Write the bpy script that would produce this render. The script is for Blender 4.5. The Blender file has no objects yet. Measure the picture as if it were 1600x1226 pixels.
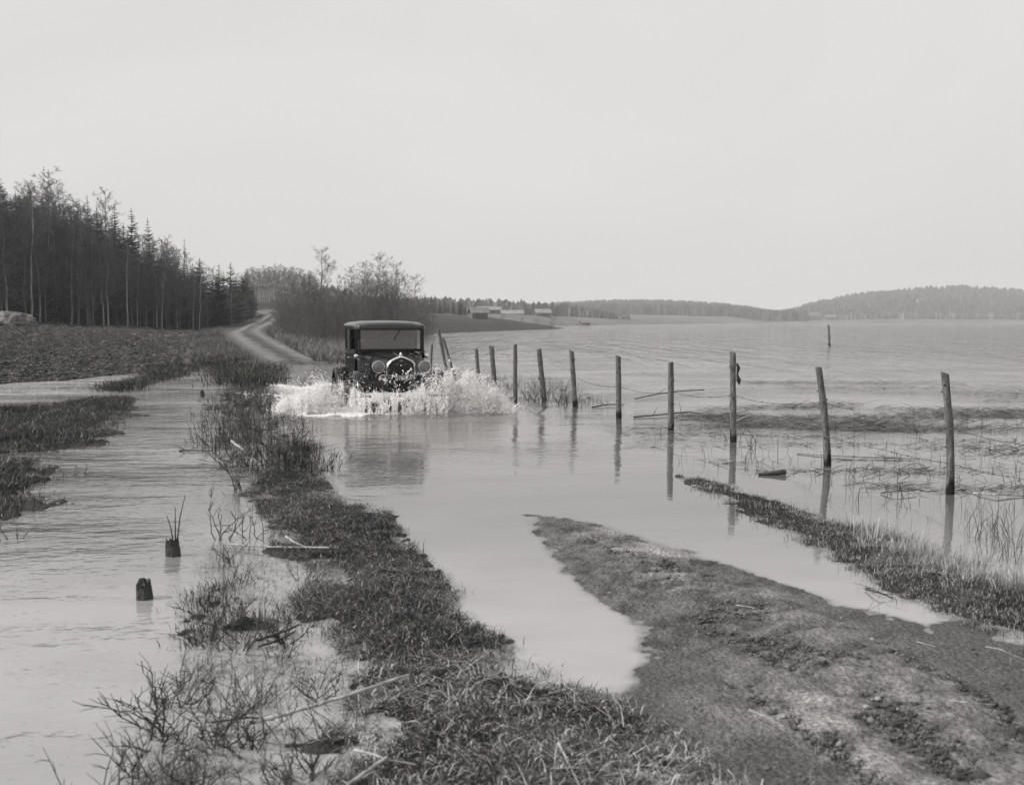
import bpy, math, random
import numpy as np
R = math.radians
sc = bpy.context.scene
C = sc.collection

# ------------------------------------------------------------------ camera
F = 1715.0; CW, CH = 800.0, 613.0; HOR = 502.0; EYE = 1.6
PITCH = math.atan((CH - HOR) / F)
cd = bpy.data.cameras.new('camera'); cam = bpy.data.objects.new('camera', cd); C.objects.link(cam)
cam.location = (0, 0, EYE); cam.rotation_euler = (R(90) - PITCH, 0, 0)
cd.sensor_width = 36; cd.lens = 36 * F / 1600; cd.clip_start = 0.05; cd.clip_end = 12000
cd.dof.use_dof = True; cd.dof.focus_distance = 15; cd.dof.aperture_fstop = 4.0
sc.camera = cam
# ------------------------------------------------------------------ light
SUN_EL, SUN_AZ = 42.0, 258.0         # azimuth clockwise from +Y (north); light comes from the left
w = bpy.data.worlds.new('World'); sc.world = w; w.use_nodes = True
nt = w.node_tree; nt.nodes.clear()
sky = nt.nodes.new('ShaderNodeTexSky'); sky.sky_type = 'NISHITA'; sky.sun_disc = False
sky.sun_elevation = R(SUN_EL); sky.sun_rotation = R(SUN_AZ); sky.dust_density = 6; sky.air_density = 1.5
bw = nt.nodes.new('ShaderNodeRGBToBW'); nt.links.new(sky.outputs[0], bw.inputs[0])
mx = nt.nodes.new('ShaderNodeMix'); mx.data_type = 'FLOAT'; mx.inputs[0].default_value = 0.86
nt.links.new(bw.outputs[0], mx.inputs[2]); mx.inputs[3].default_value = 7.95
tn = nt.nodes.new('ShaderNodeMixRGB'); tn.blend_type = 'MULTIPLY'; tn.inputs[0].default_value = 1
nt.links.new(mx.outputs[0], tn.inputs[1]); tn.inputs[2].default_value = (1, .987, .98, 1)
bg = nt.nodes.new('ShaderNodeBackground'); bg.inputs[1].default_value = 0.1
_tc = nt.nodes.new('ShaderNodeTexCoord'); _mp = nt.nodes.new('ShaderNodeMapping'); _mp.inputs['Scale'].default_value = (1.2, 1, 2.6)
_tn = nt.nodes.new('ShaderNodeTexNoise'); _tn.inputs['Scale'].default_value = 1.5; _tn.inputs['Detail'].default_value = 5; _tn.inputs['Distortion'].default_value = .6
_mr = nt.nodes.new('ShaderNodeMapRange'); _mr.inputs[1].default_value = .3; _mr.inputs[2].default_value = .7; _mr.inputs[3].default_value = .95; _mr.inputs[4].default_value = 1.05
nt.links.new(_tc.outputs['Generated'], _mp.inputs[0]); nt.links.new(_mp.outputs[0], _tn.inputs[0]); nt.links.new(_tn.outputs[0], _mr.inputs[0])
_mm = nt.nodes.new('ShaderNodeMixRGB'); _mm.blend_type = 'MULTIPLY'; _mm.inputs[0].default_value = 1
nt.links.new(tn.outputs[0], _mm.inputs[1]); nt.links.new(_mr.outputs[0], _mm.inputs[2])
nt.links.new(_mm.outputs[0], bg.inputs[0])
wo = nt.nodes.new('ShaderNodeOutputWorld'); nt.links.new(bg.outputs[0], wo.inputs[0])
sd_ = bpy.data.lights.new('sun', 'SUN'); sd_.energy = 4.4; sd_.angle = R(1.2); sd_.color = (1, .985, .965)
sun = bpy.data.objects.new('sun', sd_); C.objects.link(sun)
az = R(SUN_AZ); el = R(SUN_EL)
import mathutils
sdir = mathutils.Vector((math.sin(az) * math.cos(el), math.cos(az) * math.cos(el), math.sin(el)))
sun.rotation_euler = sdir.to_track_quat('Z', 'Y').to_euler(); sun.location = (-30, -5, 40)
sc.view_settings.view_transform = 'Standard'; sc.view_settings.look = 'None'
sc.view_settings.exposure = 0.0; sc.view_settings.gamma = 1.0
sc.cycles.max_bounces = 6; sc.cycles.transparent_max_bounces = 24

# ------------------------------------------------------------------ geometry of the view: pixel of the photo -> world
cp, sp = math.cos(PITCH), math.sin(PITCH)
def ray(px, py):
    u = (px - CW) / F; v = (CH - py) / F
    return u, cp + v * sp, -sp + v * cp
def G(px, py, z=0.0):
    dx, dy, dz = ray(px, py); t = (z - EYE) / dz
    return (dx * t, dy * t, z)
def AT(px, py, Y):
    dx, dy, dz = ray(px, py); t = Y / dy
    return (dx * t, Y, EYE + dz * t)
def PD(px, Y):          # ground point under a column of the photo at distance Y
    return ((px - CW) / F * Y * 1.002, Y)
def ZT(py, Y): return AT(800, py, Y)[2]

# ------------------------------------------------------------------ noise
def _h(ix, iy, s):
    n = (ix.astype(np.int64) * 374761393 + iy.astype(np.int64) * 668265263 + s * 974634777) & 0xffffffff
    n = ((n ^ (n >> 13)) * 1274126177) & 0xffffffff
    return ((n ^ (n >> 16)) & 0xffff) / 65535.0
def vnoise(x, y, s=0):
    x = np.asarray(x, float); y = np.asarray(y, float)
    ix = np.floor(x); iy = np.floor(y); fx = x - ix; fy = y - iy
    fx = fx * fx * (3 - 2 * fx); fy = fy * fy * (3 - 2 * fy)
    a = _h(ix, iy, s); b = _h(ix + 1, iy, s); c = _h(ix, iy + 1, s); d = _h(ix + 1, iy + 1, s)
    return (a * (1 - fx) + b * fx) * (1 - fy) + (c * (1 - fx) + d * fx) * fy
def fbm(x, y, o=4, s=0):
    r = 0; a = 0.5; t = 0
    for i in range(o):
        r = r + a * vnoise(x * 2 ** i + 13.7 * i, y * 2 ** i - 7.3 * i, s + i); t += a; a *= .5
    return r / t - .5
def sstep(a, b, x):
    t = np.clip((x - a) / (b - a), 0, 1); return t * t * (3 - 2 * t)
def sdist(x, y, poly):          # signed distance, positive inside
    P = np.array(poly, float); n = len(P)
    d2 = np.full(x.shape, 1e18); ins = np.zeros(x.shape, bool)
    for i in range(n):
        ax, ay = P[i]; bx, by = P[(i + 1) % n]
        ex, ey = bx - ax, by - ay; L = ex * ex + ey * ey + 1e-12
        t = np.clip(((x - ax) * ex + (y - ay) * ey) / L, 0, 1)
        qx = x - ax - t * ex; qy = y - ay - t * ey
        d2 = np.minimum(d2, qx * qx + qy * qy)
        c = ((ay > y) != (by > y))
        with np.errstate(divide='ignore', invalid='ignore'):
            xi = ax + (y - ay) * ex / (ey if ey != 0 else 1e-12)
        ins ^= c & (x < xi)
    d = np.sqrt(d2)
    return np.where(ins, d, -d)
def gp(pts): return [G(a, b)[:2] for a, b in pts]

# ------------------------------------------------------------------ the lie of the land
POLY = {
 'road': gp([(815,803),(868,806),(930,817),(1000,838),(1080,862),(1150,888),(1220,915),(1300,938),(1370,956),(1450,980),
             (1490,968),(1560,990),(1800,1060),(2600,1300),(2600,2400),(560,2400),(640,1300),(900,1125),(940,1092),(985,1070),
             (1000,1025),(985,972),(940,935),(880,897),(850,850)]),
 'verge': gp([(385,770),(410,740),(450,728),(490,738),(510,760),(548,785),(600,797),(625,830),(655,868),(690,900),(728,965),(790,1012),(850,1052),
              (905,1078),(960,1100),(1040,1150),(1180,1260),(1300,2400),(330,2400),(500,1260),(560,1205),(556,1180),(500,1165),(545,1120),
              (545,1060),(520,1000),(475,965),(450,935),(495,905),(475,880),(430,860),(425,820)]),
 'islet': gp([(300,930),(350,912),(395,955),(465,955),(455,985),(380,1003),(315,1003)]),
 'bank': gp([(1060,743),(1130,754),(1200,777),(1250,798),(1320,816),(1400,840),(1470,866),(1540,896),(1620,925),(1900,1035),
             (1950,1250),(1600,1000),(1520,980),(1465,957),(1400,924),(1340,895),(1280,864),(1200,819),(1140,787),(1095,766)]),
 'leftbank': gp([(-300,652),(0,641),(60,637),(120,627),(185,618),(208,624),(205,640),(180,660),(155,694),(110,698),(55,706),(35,714),
                 (78,722),(66,770),(35,795),(0,818),(-300,900)]),
 'spit': gp([(180,603),(215,597),(240,587),(262,576),(305,573),(270,588),(225,600),(190,612),(165,611)]),
 'scrub': gp([(335,655),(345,615),(395,603),(440,635),(465,680),(492,735),(470,748),(430,742),(385,715),(345,700)]),
 'scrub_far': gp([(352,572),(420,574),(408,588),(428,600),(380,606),(348,585)]),
 'fencegrass': gp([(765,592),(800,588),(860,594),(900,612),(935,632),(900,642),(830,634),(790,626)]),
}
MAIN = [G(-500,612)[:2], G(-100,606)[:2], G(0,599)[:2], G(100,594)[:2], G(165,587)[:2], G(230,580)[:2], G(290,574)[:2], G(345,569)[:2],
        G(360,577)[:2], G(385,580)[:2], G(405,569)[:2], G(470,566)[:2], G(548,565)[:2],
        PD(590,62), PD(625,85), PD(655,112), PD(672,134), PD(700,150), PD(760,176), PD(820,205), PD(872,232), PD(874,262), PD(845,330),
        PD(870,400), PD(930,470), PD(1040,650), PD(1110,850), PD(1180,1000), PD(1400,1150), PD(1700,1200), PD(2800,1250),
        PD(2800,5200), PD(-1800,5200), PD(-2600,30)]
COLS = [-600,-200,0,150,300,370,400,430,500,600,670,760,870,1000,1130,1200,1300,1400,1600,2200]
ROWS = [25,45,70,100,130,160,230,450,700,1000,1300,1600,5000]
TAB = [
 [.2,.7,1.4,2.2,3,4,6,9,10,10,10,10,10],
 [.12,.6,1.25,1.95,2.6,3.4,6,10,10,10,10,10,10],
 [.06,.55,1.1,1.72,2.3,3,6,10,10,10,10,10,10],
 [.06,.32,.78,1.22,1.7,2.4,5,10,10,10,10,10,10],
 [.04,.2,.42,.75,1.2,1.8,4,9,10,10,10,10,10],
 [.02,.1,.68,1.0,1.5,2.2,6,16,16,10,10,10,10],
 [.02,.1,.74,1.27,1.9,3.2,6,16,16,10,10,10,10],
 [.02,.08,.66,1.3,2.4,3.3,6,16,16,10,10,10,10],
 [.02,.08,.4,.6,1.0,1.5,5,14,14,10,10,10,10],
 [.02,.05,.2,.35,.5,.8,2,6,8,10,10,10,10],
 [.02,.02,.1,.2,.3,.9,2.6,5,8,10,12,12,12],
 [.02,.02,.1,.2,.3,.4,1.6,4.8,7,8,10,10,10],
 [0,0,0,0,0,.1,.3,3.6,4.5,8,10,10,10],
 [0,0,0,0,0,0,0,1,3,7,10,10,10],
 [0,0,0,0,0,0,0,.5,1.5,5,9,10,10],
 [0,0,0,0,0,0,0,0,.5,1.4,2.4,4,4],
 [0,0,0,0,0,0,0,0,.5,1.2,3.5,24,24],
 [0,0,0,0,0,0,0,0,.5,1.2,5,37,37],
 [0,0,0,0,0,0,0,0,.5,1.2,4,36,36],
 [0,0,0,0,0,0,0,0,.5,1.2,3,32,32]]
TAB = np.array(TAB); LR = np.log(np.array(ROWS, float)); CC = np.array(COLS, float)
def ctrl(x, y):
    px = CW + x / np.maximum(y, 1) * F; ly = np.log(np.maximum(y, 1))
    i = np.clip(np.searchsorted(CC, px) - 1, 0, len(CC) - 2); j = np.clip(np.searchsorted(LR, ly) - 1, 0, len(LR) - 2)
    a = np.clip((px - CC[i]) / (CC[i+1] - CC[i]), 0, 1); b = np.clip((ly - LR[j]) / (LR[j+1] - LR[j]), 0, 1)
    a = a * a * (3 - 2 * a)
    return (TAB[i, j] * (1-a) + TAB[i+1, j] * a) * (1-b) + (TAB[i, j+1] * (1-a) + TAB[i+1, j+1] * a) * b
RD = [(-3.0,20.5,0), (-5.2,30,0), (PD(470,40)[0],40,0), (PD(450,45)[0],45,0), (PD(412,56)[0],56,0), (PD(388,70)[0],70,0), (PD(384,80)[0],80,0), (PD(398,95)[0],95,0),
      (PD(420,113)[0],113,0), (PD(431,130)[0],130,0), (PD(424,146)[0],146,0), (PD(405,158)[0],158,0)]
def road_off(x, y):       # signed lateral offset to the far road's centre line, and distance
    best = np.full(x.shape, 1e9); off = np.zeros(x.shape)
    for (ax, ay, _), (bx, by, _) in zip(RD[:-1], RD[1:]):
        ex, ey = bx-ax, by-ay; L = ex*ex+ey*ey
        t = np.clip(((x-ax)*ex+(y-ay)*ey)/L, 0, 1)
        qx = x-ax-t*ex; qy = y-ay-t*ey; d = np.hypot(qx, qy)
        s = np.sign(ex*qy-ey*qx)
        m = d < best; best = np.where(m, d, best); off = np.where(m, s*d, off)
    return best, off
def terrain(x, y):
    """height and masks of the ground at world points"""
    x = np.asarray(x, float); y = np.asarray(y, float)
    n1 = fbm(x*1.6, y*1.6, 4, 3); n2 = fbm(x*7, y*7, 3, 9); n3 = fbm(x*.33, y*.33, 3, 5); nf = fbm(x*26, y*26, 2, 31)
    near = y < 60
    z = np.full(x.shape, -.45)
    m = {}
    sdm = sdist(x, y, MAIN) + n3 * np.clip(y*.02, .2, 6) + n1*.6
    c = ctrl(x, y)
    zm = np.where(sdm > 0, np.minimum(.16*sdm + .01, c + .02), .12*sdm)
    z = np.maximum(z, np.maximum(zm, -.45)); m['main'] = sdm
    def part(name, f, amp, warp=1.0):
        nonlocal z
        d = np.full(x.shape, -99.)
        q = sdist(x[near], y[near], POLY[name]); d[near] = q
        d = d + n1*.22*warp + n2*.10*warp
        zz = np.where(d > -5, f(d) + amp * (n1*.6 + n2*.5 + nf*.25), -9)
        z = np.maximum(z, np.maximum(zz, -.45)); m[name] = d
        return d
    part('road', lambda d: np.where(d > 0, .045*d, .14*d).clip(-.4, .065), .022, .22)
    part('verge', lambda d: np.where(d > 0, .09*sstep(0, .7, d), .35*d).clip(-.4, .10), .10, .8)
    part('islet', lambda d: np.where(d > 0, .05*sstep(0, .3, d), .3*d).clip(-.4, .05)-.015, .10)
    part('bank', lambda d: np.where(d > 0, .06*sstep(0, .35, d), .35*d).clip(-.4, .06)-.008, .085, .6)
    part('leftbank', lambda d: np.where(d > 0, .12*sstep(0, 1.2, d), .2*d).clip(-.4, .12), .22)
    part('spit', lambda d: np.where(d > 0, .16*sstep(0, .8, d), .2*d).clip(-.4, .16), .2)
    part('scrub', lambda d: np.where(d > 0, .0*d, .2*d).clip(-.4, .0)-.02, .16)
    part('scrub_far', lambda d: np.where(d > 0, .06*sstep(0, 1, d), .2*d).clip(-.4, .1), .16)
    part('fencegrass', lambda d: np.where(d > 0, .0*d, .2*d).clip(-.4, 0)-.03, .14)
    # ruts pressed into the near road, ploughed clods on the field, wheel tracks on the far road
    rd, off = road_off(x, y)
    m['rd'] = rd; m['off'] = off
    fieldm = np.clip(m['main']/2, 0, 1) * (sdist(x, y, FIELD) + n1 > 0)
    m['field'] = fieldm
    z = z + fieldm * ((fbm(x*1.6, y*1.1, 4, 77)+.1) * .36 * sstep(22, 34, y) + n2*.10 + .05*np.sin((x*.85+y*.35)*6.0+n1*4))
    onroad = (rd < 1.5) & (y > 41)
    z = np.where(onroad & (m['main'] > -1), np.maximum(z, 0.004*(y-41)).clip(-.1, None) - .05*np.exp(-((np.abs(off)-.68)/.25)**2) + .03, z)
    return z, m
FIELD = [G(-600,640)[:2], G(0,605)[:2], G(160,590)[:2], G(228,580)[:2], G(285,572)[:2], PD(300,70), PD(308,95), PD(300,112), PD(0,100), PD(-600,90)]
def HZ(x, y): return terrain(np.array([x], float), np.array([y], float))[0][0]

# ------------------------------------------------------------------ objects
def col(v): return (v, v*.985, v*.978, 1)
def mat(name, v, rough=.8, metal=0., spec=.5, noise=None, bump=None, attr=None, coat=0, transl=0):
    m = bpy.data.materials.new(name); m.use_nodes = True
    n = m.node_tree.nodes; l = m.node_tree.links; b = n['Principled BSDF']
    b.inputs['Base Color'].default_value = col(v); b.inputs['Roughness'].default_value = rough
    b.inputs['Metallic'].default_value = metal; b.inputs['Specular IOR Level'].default_value = spec
    b.inputs['Coat Weight'].default_value = coat
    tc = n.new('ShaderNodeTexCoord')
    if noise:
        lo, hi, scale, stretch = noise
        mp = n.new('ShaderNodeMapping'); mp.inputs['Scale'].default_value = stretch
        l.new(tc.outputs['Object'], mp.inputs[0])
        t = n.new('ShaderNodeTexNoise'); t.inputs['Scale'].default_value = scale; t.inputs['Detail'].default_value = 6
        l.new(mp.outputs[0], t.inputs[0])
        r = n.new('ShaderNodeValToRGB'); r.color_ramp.elements[0].position = .32; r.color_ramp.elements[1].position = .7
        r.color_ramp.elements[0].color = col(lo); r.color_ramp.elements[1].color = col(hi)
        l.new(t.outputs[0], r.inputs[0]); src = r.outputs[0]
    else: src = None
    if attr:
        a = n.new('ShaderNodeAttribute'); a.attribute_name = attr
        if src is not None:
            mm = n.new('ShaderNodeMixRGB'); mm.blend_type = 'MULTIPLY'; mm.inputs[0].default_value = 1
            l.new(src, mm.inputs[1]); l.new(a.outputs['Color'], mm.inputs[2]); src = mm.outputs[0]
        else: src = a.outputs['Color']
    if src is not None: l.new(src, b.inputs['Base Color'])
    if bump:
        scale, dist = bump
        t2 = n.new('ShaderNodeTexNoise'); t2.inputs['Scale'].default_value = scale; t2.inputs['Detail'].default_value = 5
        l.new(tc.outputs['Object'], t2.inputs[0])
        bp = n.new('ShaderNodeBump'); bp.inputs['Distance'].default_value = dist; bp.inputs['Strength'].default_value = 1
        l.new(t2.outputs[0], bp.inputs['Height']); l.new(bp.outputs[0], b.inputs['Normal'])
    if transl:
        tr = n.new('ShaderNodeBsdfTranslucent'); tr.inputs[0].default_value = col(v)
        if src is not None: l.new(src, tr.inputs[0])
        ms = n.new('ShaderNodeMixShader'); ms.inputs[0].default_value = transl
        l.new(b.outputs[0], ms.inputs[1]); l.new(tr.outputs[0], ms.inputs[2])
        l.new(ms.outputs[0], n['Material Output'].inputs[0])
    return m

def mesh_np(name, V, faces_flat, sizes, attrs=None, smooth=False):
    me = bpy.data.meshes.new(name)
    V = np.asarray(V, np.float32); n = len(V)
    me.vertices.add(n); me.vertices.foreach_set('co', V.ravel())
    ff = np.asarray(faces_flat, np.int32); sizes = np.asarray(sizes, np.int32)
    me.loops.add(len(ff)); me.loops.foreach_set('vertex_index', ff)
    me.polygons.add(len(sizes)); st = np.concatenate([[0], np.cumsum(sizes)[:-1]]).astype(np.int32)
    me.polygons.foreach_set('loop_start', st); me.polygons.foreach_set('loop_total', sizes)
    if smooth: me.polygons.foreach_set('use_smooth', np.ones(len(sizes), bool))
    for k, (dat) in (attrs or {}).items():
        if dat.ndim == 1:
            a = me.attributes.new(k, 'FLOAT', 'POINT'); a.data.foreach_set('value', dat.astype(np.float32))
        else:
            a = me.attributes.new(k, 'FLOAT_COLOR', 'POINT'); a.data.foreach_set('color', dat.astype(np.float32).ravel())
    me.update(calc_edges=True); me.validate(clean_customdata=False)
    return me
def tone4(t): return np.stack([t, t*.985, t*.978, np.ones_like(t)], 1)

class MB:
    def __init__(s): s.v = []; s.f = []; s.t = []; s.tone = 1.0
    def add(s, vs, fs):
        b = len(s.v); s.v += [tuple(p) for p in vs]; s.t += [s.tone]*len(vs)
        s.f += [tuple(i+b for i in f) for f in fs]
    def box(s, cx, cy, cz, sx, sy, sz, bev=0.0, rot=0.0, tilt=0.0):
        hx, hy, hz = sx/2, sy/2, sz/2; b = min(bev, hx*.9, hy*.9, hz*.9)
        if b <= 0:
            P = [(i*hx, j*hy, k*hz) for k in (-1,1) for j in (-1,1) for i in (-1,1)]
            Fc = [(0,2,3,1),(4,5,7,6),(0,1,5,4),(2,6,7,3),(0,4,6,2),(1,3,7,5)]
        else:
            lv = [(-hz, b), (-hz+b, 0), (hz-b, 0), (hz, b)]; P = []; Fc = []
            for z, ins in lv:
                x1, y1 = hx-ins, hy-ins; c = b
                P += [(x1-c if ins == 0 else x1-c, -y1, z), (x1, -y1+c, z), (x1, y1-c, z), (x1-c, y1, z), (-x1+c, y1, z), (-x1, y1-c, z), (-x1, -y1+c, z), (-x1+c, -y1, z)]
            for k in range(3):
                for i in range(8):
                    Fc.append((k*8+i, k*8+(i+1) % 8, (k+1)*8+(i+1) % 8, (k+1)*8+i))
            Fc.append(tuple(range(7, -1, -1))); Fc.append(tuple(range(24, 32)))
        ca, sa = math.cos(rot), math.sin(rot); ct, st = math.cos(tilt), math.sin(tilt)
        Q = []
        for x, y, z in P:
            y, z = y*ct - z*st, y*st + z*ct
            Q.append((cx + x*ca - y*sa, cy + x*sa + y*ca, cz + z))
        s.add(Q, Fc)
    def tube(s, pts, radii, n=8, cap=True):
        pts = [mathutils.Vector(p) for p in pts]
        if not hasattr(radii, '__len__'): radii = [radii]*len(pts)
        rings = []; up = None
        for i, p in enumerate(pts):
            d = (pts[min(i+1, len(pts)-1)] - pts[max(i-1, 0)])
            if d.length < 1e-9: d = mathutils.Vector((0, 0, 1))
            d.normalize()
            if up is None:
                up = mathutils.Vector((0, 0, 1)) if abs(d.z) < .9 else mathutils.Vector((1, 0, 0))
            a = d.cross(up)
            if a.length < 1e-6: a = d.orthogonal()
            a.normalize(); bb = a.cross(d).normalized(); up = bb
            rings.append([p + (a*math.cos(2*math.pi*k/n) + bb*math.sin(2*math.pi*k/n))*radii[i] for k in range(n)])
        s.loft(rings, cap=cap)
    def loft(s, rings, closed=True, cap=True):
        n = len(rings[0]); vs = [p for r in rings for p in r]; fs = []
        for i in range(len(rings)-1):
            for k in range(n if closed else n-1):
                k2 = (k+1) % n
                fs.append((i*n+k, i*n+k2, (i+1)*n+k2, (i+1)*n+k))
        if cap and closed:
            fs.append(tuple(range(n-1, -1, -1))); fs.append(tuple((len(rings)-1)*n + k for k in range(n)))
        s.add(vs, fs)
    def lathe(s, prof, c, axis='y', n=20, flip=1):
        """prof: list of (r, t) along axis"""
        rings = []
        for r, t in prof:
            ring = []
            for k in range(n):
                a = 2*math.pi*k/n; u, v = r*math.cos(a), r*math.sin(a)
                if axis == 'y': ring.append((c[0]+u, c[1]+t, c[2]+v))
                elif axis == 'x': ring.append((c[0]+t, c[1]+u, c[2]+v))
                else: ring.append((c[0]+u, c[1]+v, c[2]+t))
            rings.append(ring)
        s.loft(rings, cap=True)
    def build(s, name, m, parent=None, smooth=True, angle=40, tone=False):
        me = bpy.data.meshes.new(name); me.from_pydata(s.v, [], s.f); me.validate()
        me.materials.append(m)
        if tone:
            a = me.attributes.new('tone', 'FLOAT_COLOR', 'POINT'); t = np.array(s.t[:len(me.vertices)])
            a.data.foreach_set('color', tone4(t).astype(np.float32).ravel())
        if smooth:
            me.polygons.foreach_set('use_smooth', [True]*len(me.polygons))
            me.set_sharp_from_angle(angle=R(angle))
        import bmesh
        bm = bmesh.new(); bm.from_mesh(me); bmesh.ops.recalc_face_normals(bm, faces=bm.faces[:]); bm.to_mesh(me); bm.free()
        o = bpy.data.objects.new(name, me); C.objects.link(o)
        if parent: o.parent = parent
        return o
def tag(o, label=None, cat=None, group=None, kind=None):
    if label: o['label'] = label
    if cat: o['category'] = cat
    if group: o['group'] = group
    if kind: o['kind'] = kind
    return o
def empty(name, loc, rz=0.):
    o = bpy.data.objects.new(name, None); o.empty_display_size = .2; C.objects.link(o); o.location = loc; o.rotation_euler = (0, 0, rz); return o
def link_mesh(name, me, m, parent=None):
    if m and not me.materials: me.materials.append(m)
    o = bpy.data.objects.new(name, me); C.objects.link(o)
    if parent: o.parent = parent
    return o

# ------------------------------------------------------------------ ground, road and water sheets
def fan():
    ys = [1.0]
    while ys[-1] < 5000: ys.append(ys[-1]*1.0088)
    ys = np.array(ys)
    u = np.linspace(-1, 1, 820); t = u*.62 + np.sign(u)*np.maximum(np.abs(u)-.75, 0)**1.5*5.0
    T, Y = np.meshgrid(t, ys); X = T*(Y+1.5)
    return X, Y
X, Y = fan(); NR, NC = X.shape
xf, yf = X.ravel(), Y.ravel()
Z, M = terrain(xf, yf)
soil = np.full(xf.shape, .085)
nA = fbm(xf*.9, yf*.9, 4, 21); nB = fbm(xf*4, yf*4, 4, 22); nC = fbm(xf*14, yf*14, 3, 23); nD = fbm(xf*.05, yf*.05, 4, 24); nE = fbm(xf*.4, yf*.12, 3, 25)
soil = .085 * (1 + nA*.5 + nB*.7)
px_ = CW + xf/np.maximum(yf, 1)*F
# near road: two smooth ruts, rough crown with pale dry patches
RB = M['road'] > -.3
def linedist(x, y, pts):
    best = np.full(x.shape, 1e9)
    for (ax, ay), (bx, by) in zip(pts[:-1], pts[1:]):
        ex, ey = bx-ax, by-ay; t = np.clip(((x-ax)*ex+(y-ay)*ey)/(ex*ex+ey*ey), 0, 1)
        best = np.minimum(best, np.hypot(x-ax-t*ex, y-ay-t*ey))
    return best
rutR = linedist(xf, yf, gp([(1380,930),(1450,975),(1560,1030),(1700,1100),(1900,1250)]))
rutL = linedist(xf, yf, gp([(985,1060),(1060,1110),(1130,1180),(1230,1290),(1400,1500)]))
pale = linedist(xf, yf, gp([(950,828),(1020,862),(1090,900),(1150,938)]))
pale2 = linedist(xf, yf, gp([(1160,1100),(1230,1160),(1330,1250)]))
mR = np.exp(-(rutR/.42)**2)*RB; mL = np.exp(-(rutL/.34)**2)*RB
rough = np.clip(1-mR-mL, 0, 1)
tb = .135*(1+nA*.35+nB*.6*rough+nC*1.3*rough) - .03*(mR+mL)
tb = tb*(1-.45*rough*sstep(.10, .2, fbm(xf*9, yf*9, 3, 47)+.2*nA)); tb = tb + .20*np.exp(-(pale/.30)**2)*sstep(-.12, .18, nB+nA) + .10*np.exp(-(pale2/.3)**2)*sstep(-.1, .2, nB+nA*.5)
soil = np.where(RB, tb, soil)
Z = Z - RB*(mR+mL)*.034*sstep(.25, .9, M['road']) + .018*RB*(np.exp(-((rutR-.62)/.14)**2)+np.exp(-((rutL-.52)/.12)**2))*sstep(.15, .5, M['road']) + RB*rough*(nC*.03+nB*.03)*sstep(0, .5, M['road'])
grassy = np.maximum.reduce([M['verge'], M['bank'], M['leftbank'], M['islet'], M['scrub'], M['spit'], M['scrub_far'], M['fencegrass']])
gm = sstep(-.1, .15, grassy) * (1 - sstep(0.1, .6, M['road'])*(grassy < .3))
soil = soil*(1-gm) + gm*(.026*(1+nA*.8+nB*1.2+nC*.8))
far = yf > 24
soil = np.where(far & (M['main'] > -2), .075*(1+nE*.9+nB*.4), soil)
soil = np.where((M['field'] > 0), .078*(1+fbm(xf*1.6, yf*1.1, 4, 77)*2.2+nB*1.3), soil)
# pale dry strip at the field's far end, light track beside the field
wst = linedist(xf, yf, [PD(222,73), PD(262,76), PD(300,80)])
soil = np.where(wst < .7, .26*(1+nB), soil)
trk = linedist(xf, yf, [G(292,573)[:2], PD(305,60), PD(312,85)])
soil = np.where((trk < 1.0+nB) & (M['main'] > 0), .13*(1+nB), soil)
# far road tracks
rd, off = M['rd'], M['off']
tr = np.exp(-((np.abs(off)-.70+nB*.3)/.42)**2)
isr = (rd < 1.45+nA*.8) & (yf > 41.0) & (M['main'] > -1.0) & (yf < 175)
soil = np.where(isr, .08+.19*np.clip(tr+nB*.5, 0, 1)*(1+nB*.7+nA*.5), soil)
# far fields
pale_f = (yf > 300) & (yf < 560) & (px_ > 700) & (px_ < 1100)
soil = np.where(pale_f, .17*(1+nD*.8+nE*.4), soil)
soil = np.where((yf > 560) & (px_ > 900) & (yf < 1250), .16*(1+nD*1.0+nE*.4), soil)
soil = np.where((yf > 1250), .055, soil)
soil = np.where((yf > 165) & (px_ > 340) & (px_ < 640), .035*(1+nE), soil)
soil = np.where((yf > 125) & (yf < 300) & (px_ > 640), .048*(1+nE*.5+nD*.5), soil)
# wet margin: soil that has been under water is dark down to the present level
wet = 1-.35*(1-sstep(.0, .06, Z))*(Z > -.3)
soil = np.clip(soil*wet*np.where(RB & ~(M['verge'] > .1), 1.3, .72), .012, .5)

gmat = mat('soil', 1, .9, spec=.25, noise=(.6, 1.45, 48, (1, 1, 1)), bump=(44, .045), attr='tone')
_n = gmat.node_tree.nodes; _l = gmat.node_tree.links
_a = _n.new('ShaderNodeAttribute'); _a.attribute_name = 'clod'; _t = _n.new('ShaderNodeTexNoise'); _t.inputs['Scale'].default_value = 2.1; _t.inputs['Detail'].default_value = 5; _t.inputs['Roughness'].default_value = .7
_c = _n.new('ShaderNodeTexCoord'); _l.new(_c.outputs['Object'], _t.inputs[0])
_m = _n.new('ShaderNodeMath'); _m.operation = 'MULTIPLY'; _l.new(_t.outputs[0], _m.inputs[0]); _l.new(_a.outputs['Fac'], _m.inputs[1])
_b = _n.new('ShaderNodeBump'); _b.inputs['Distance'].default_value = .55; _l.new(_m.outputs[0], _b.inputs['Height'])
_p = [x for x in _n if x.type == 'BUMP' and x != _b][0]; _l.new(_b.outputs[0], _p.inputs['Normal'])
clod = np.clip(M['field']*sstep(22, 30, yf)+.35*(yf > 24)*(M['main'] > 0), 0, 1)
idx = np.arange(NR*NC).reshape(NR, NC)
Q = np.stack([idx[:-1, :-1], idx[:-1, 1:], idx[1:, 1:], idx[1:, :-1]], -1).reshape(-1, 4)
roadv = ((M['road'] > 0.02) & (grassy < .12)) | isr
rq = roadv[Q].sum(1) >= 3
VV = np.stack([xf, yf, Z], 1)
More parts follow.
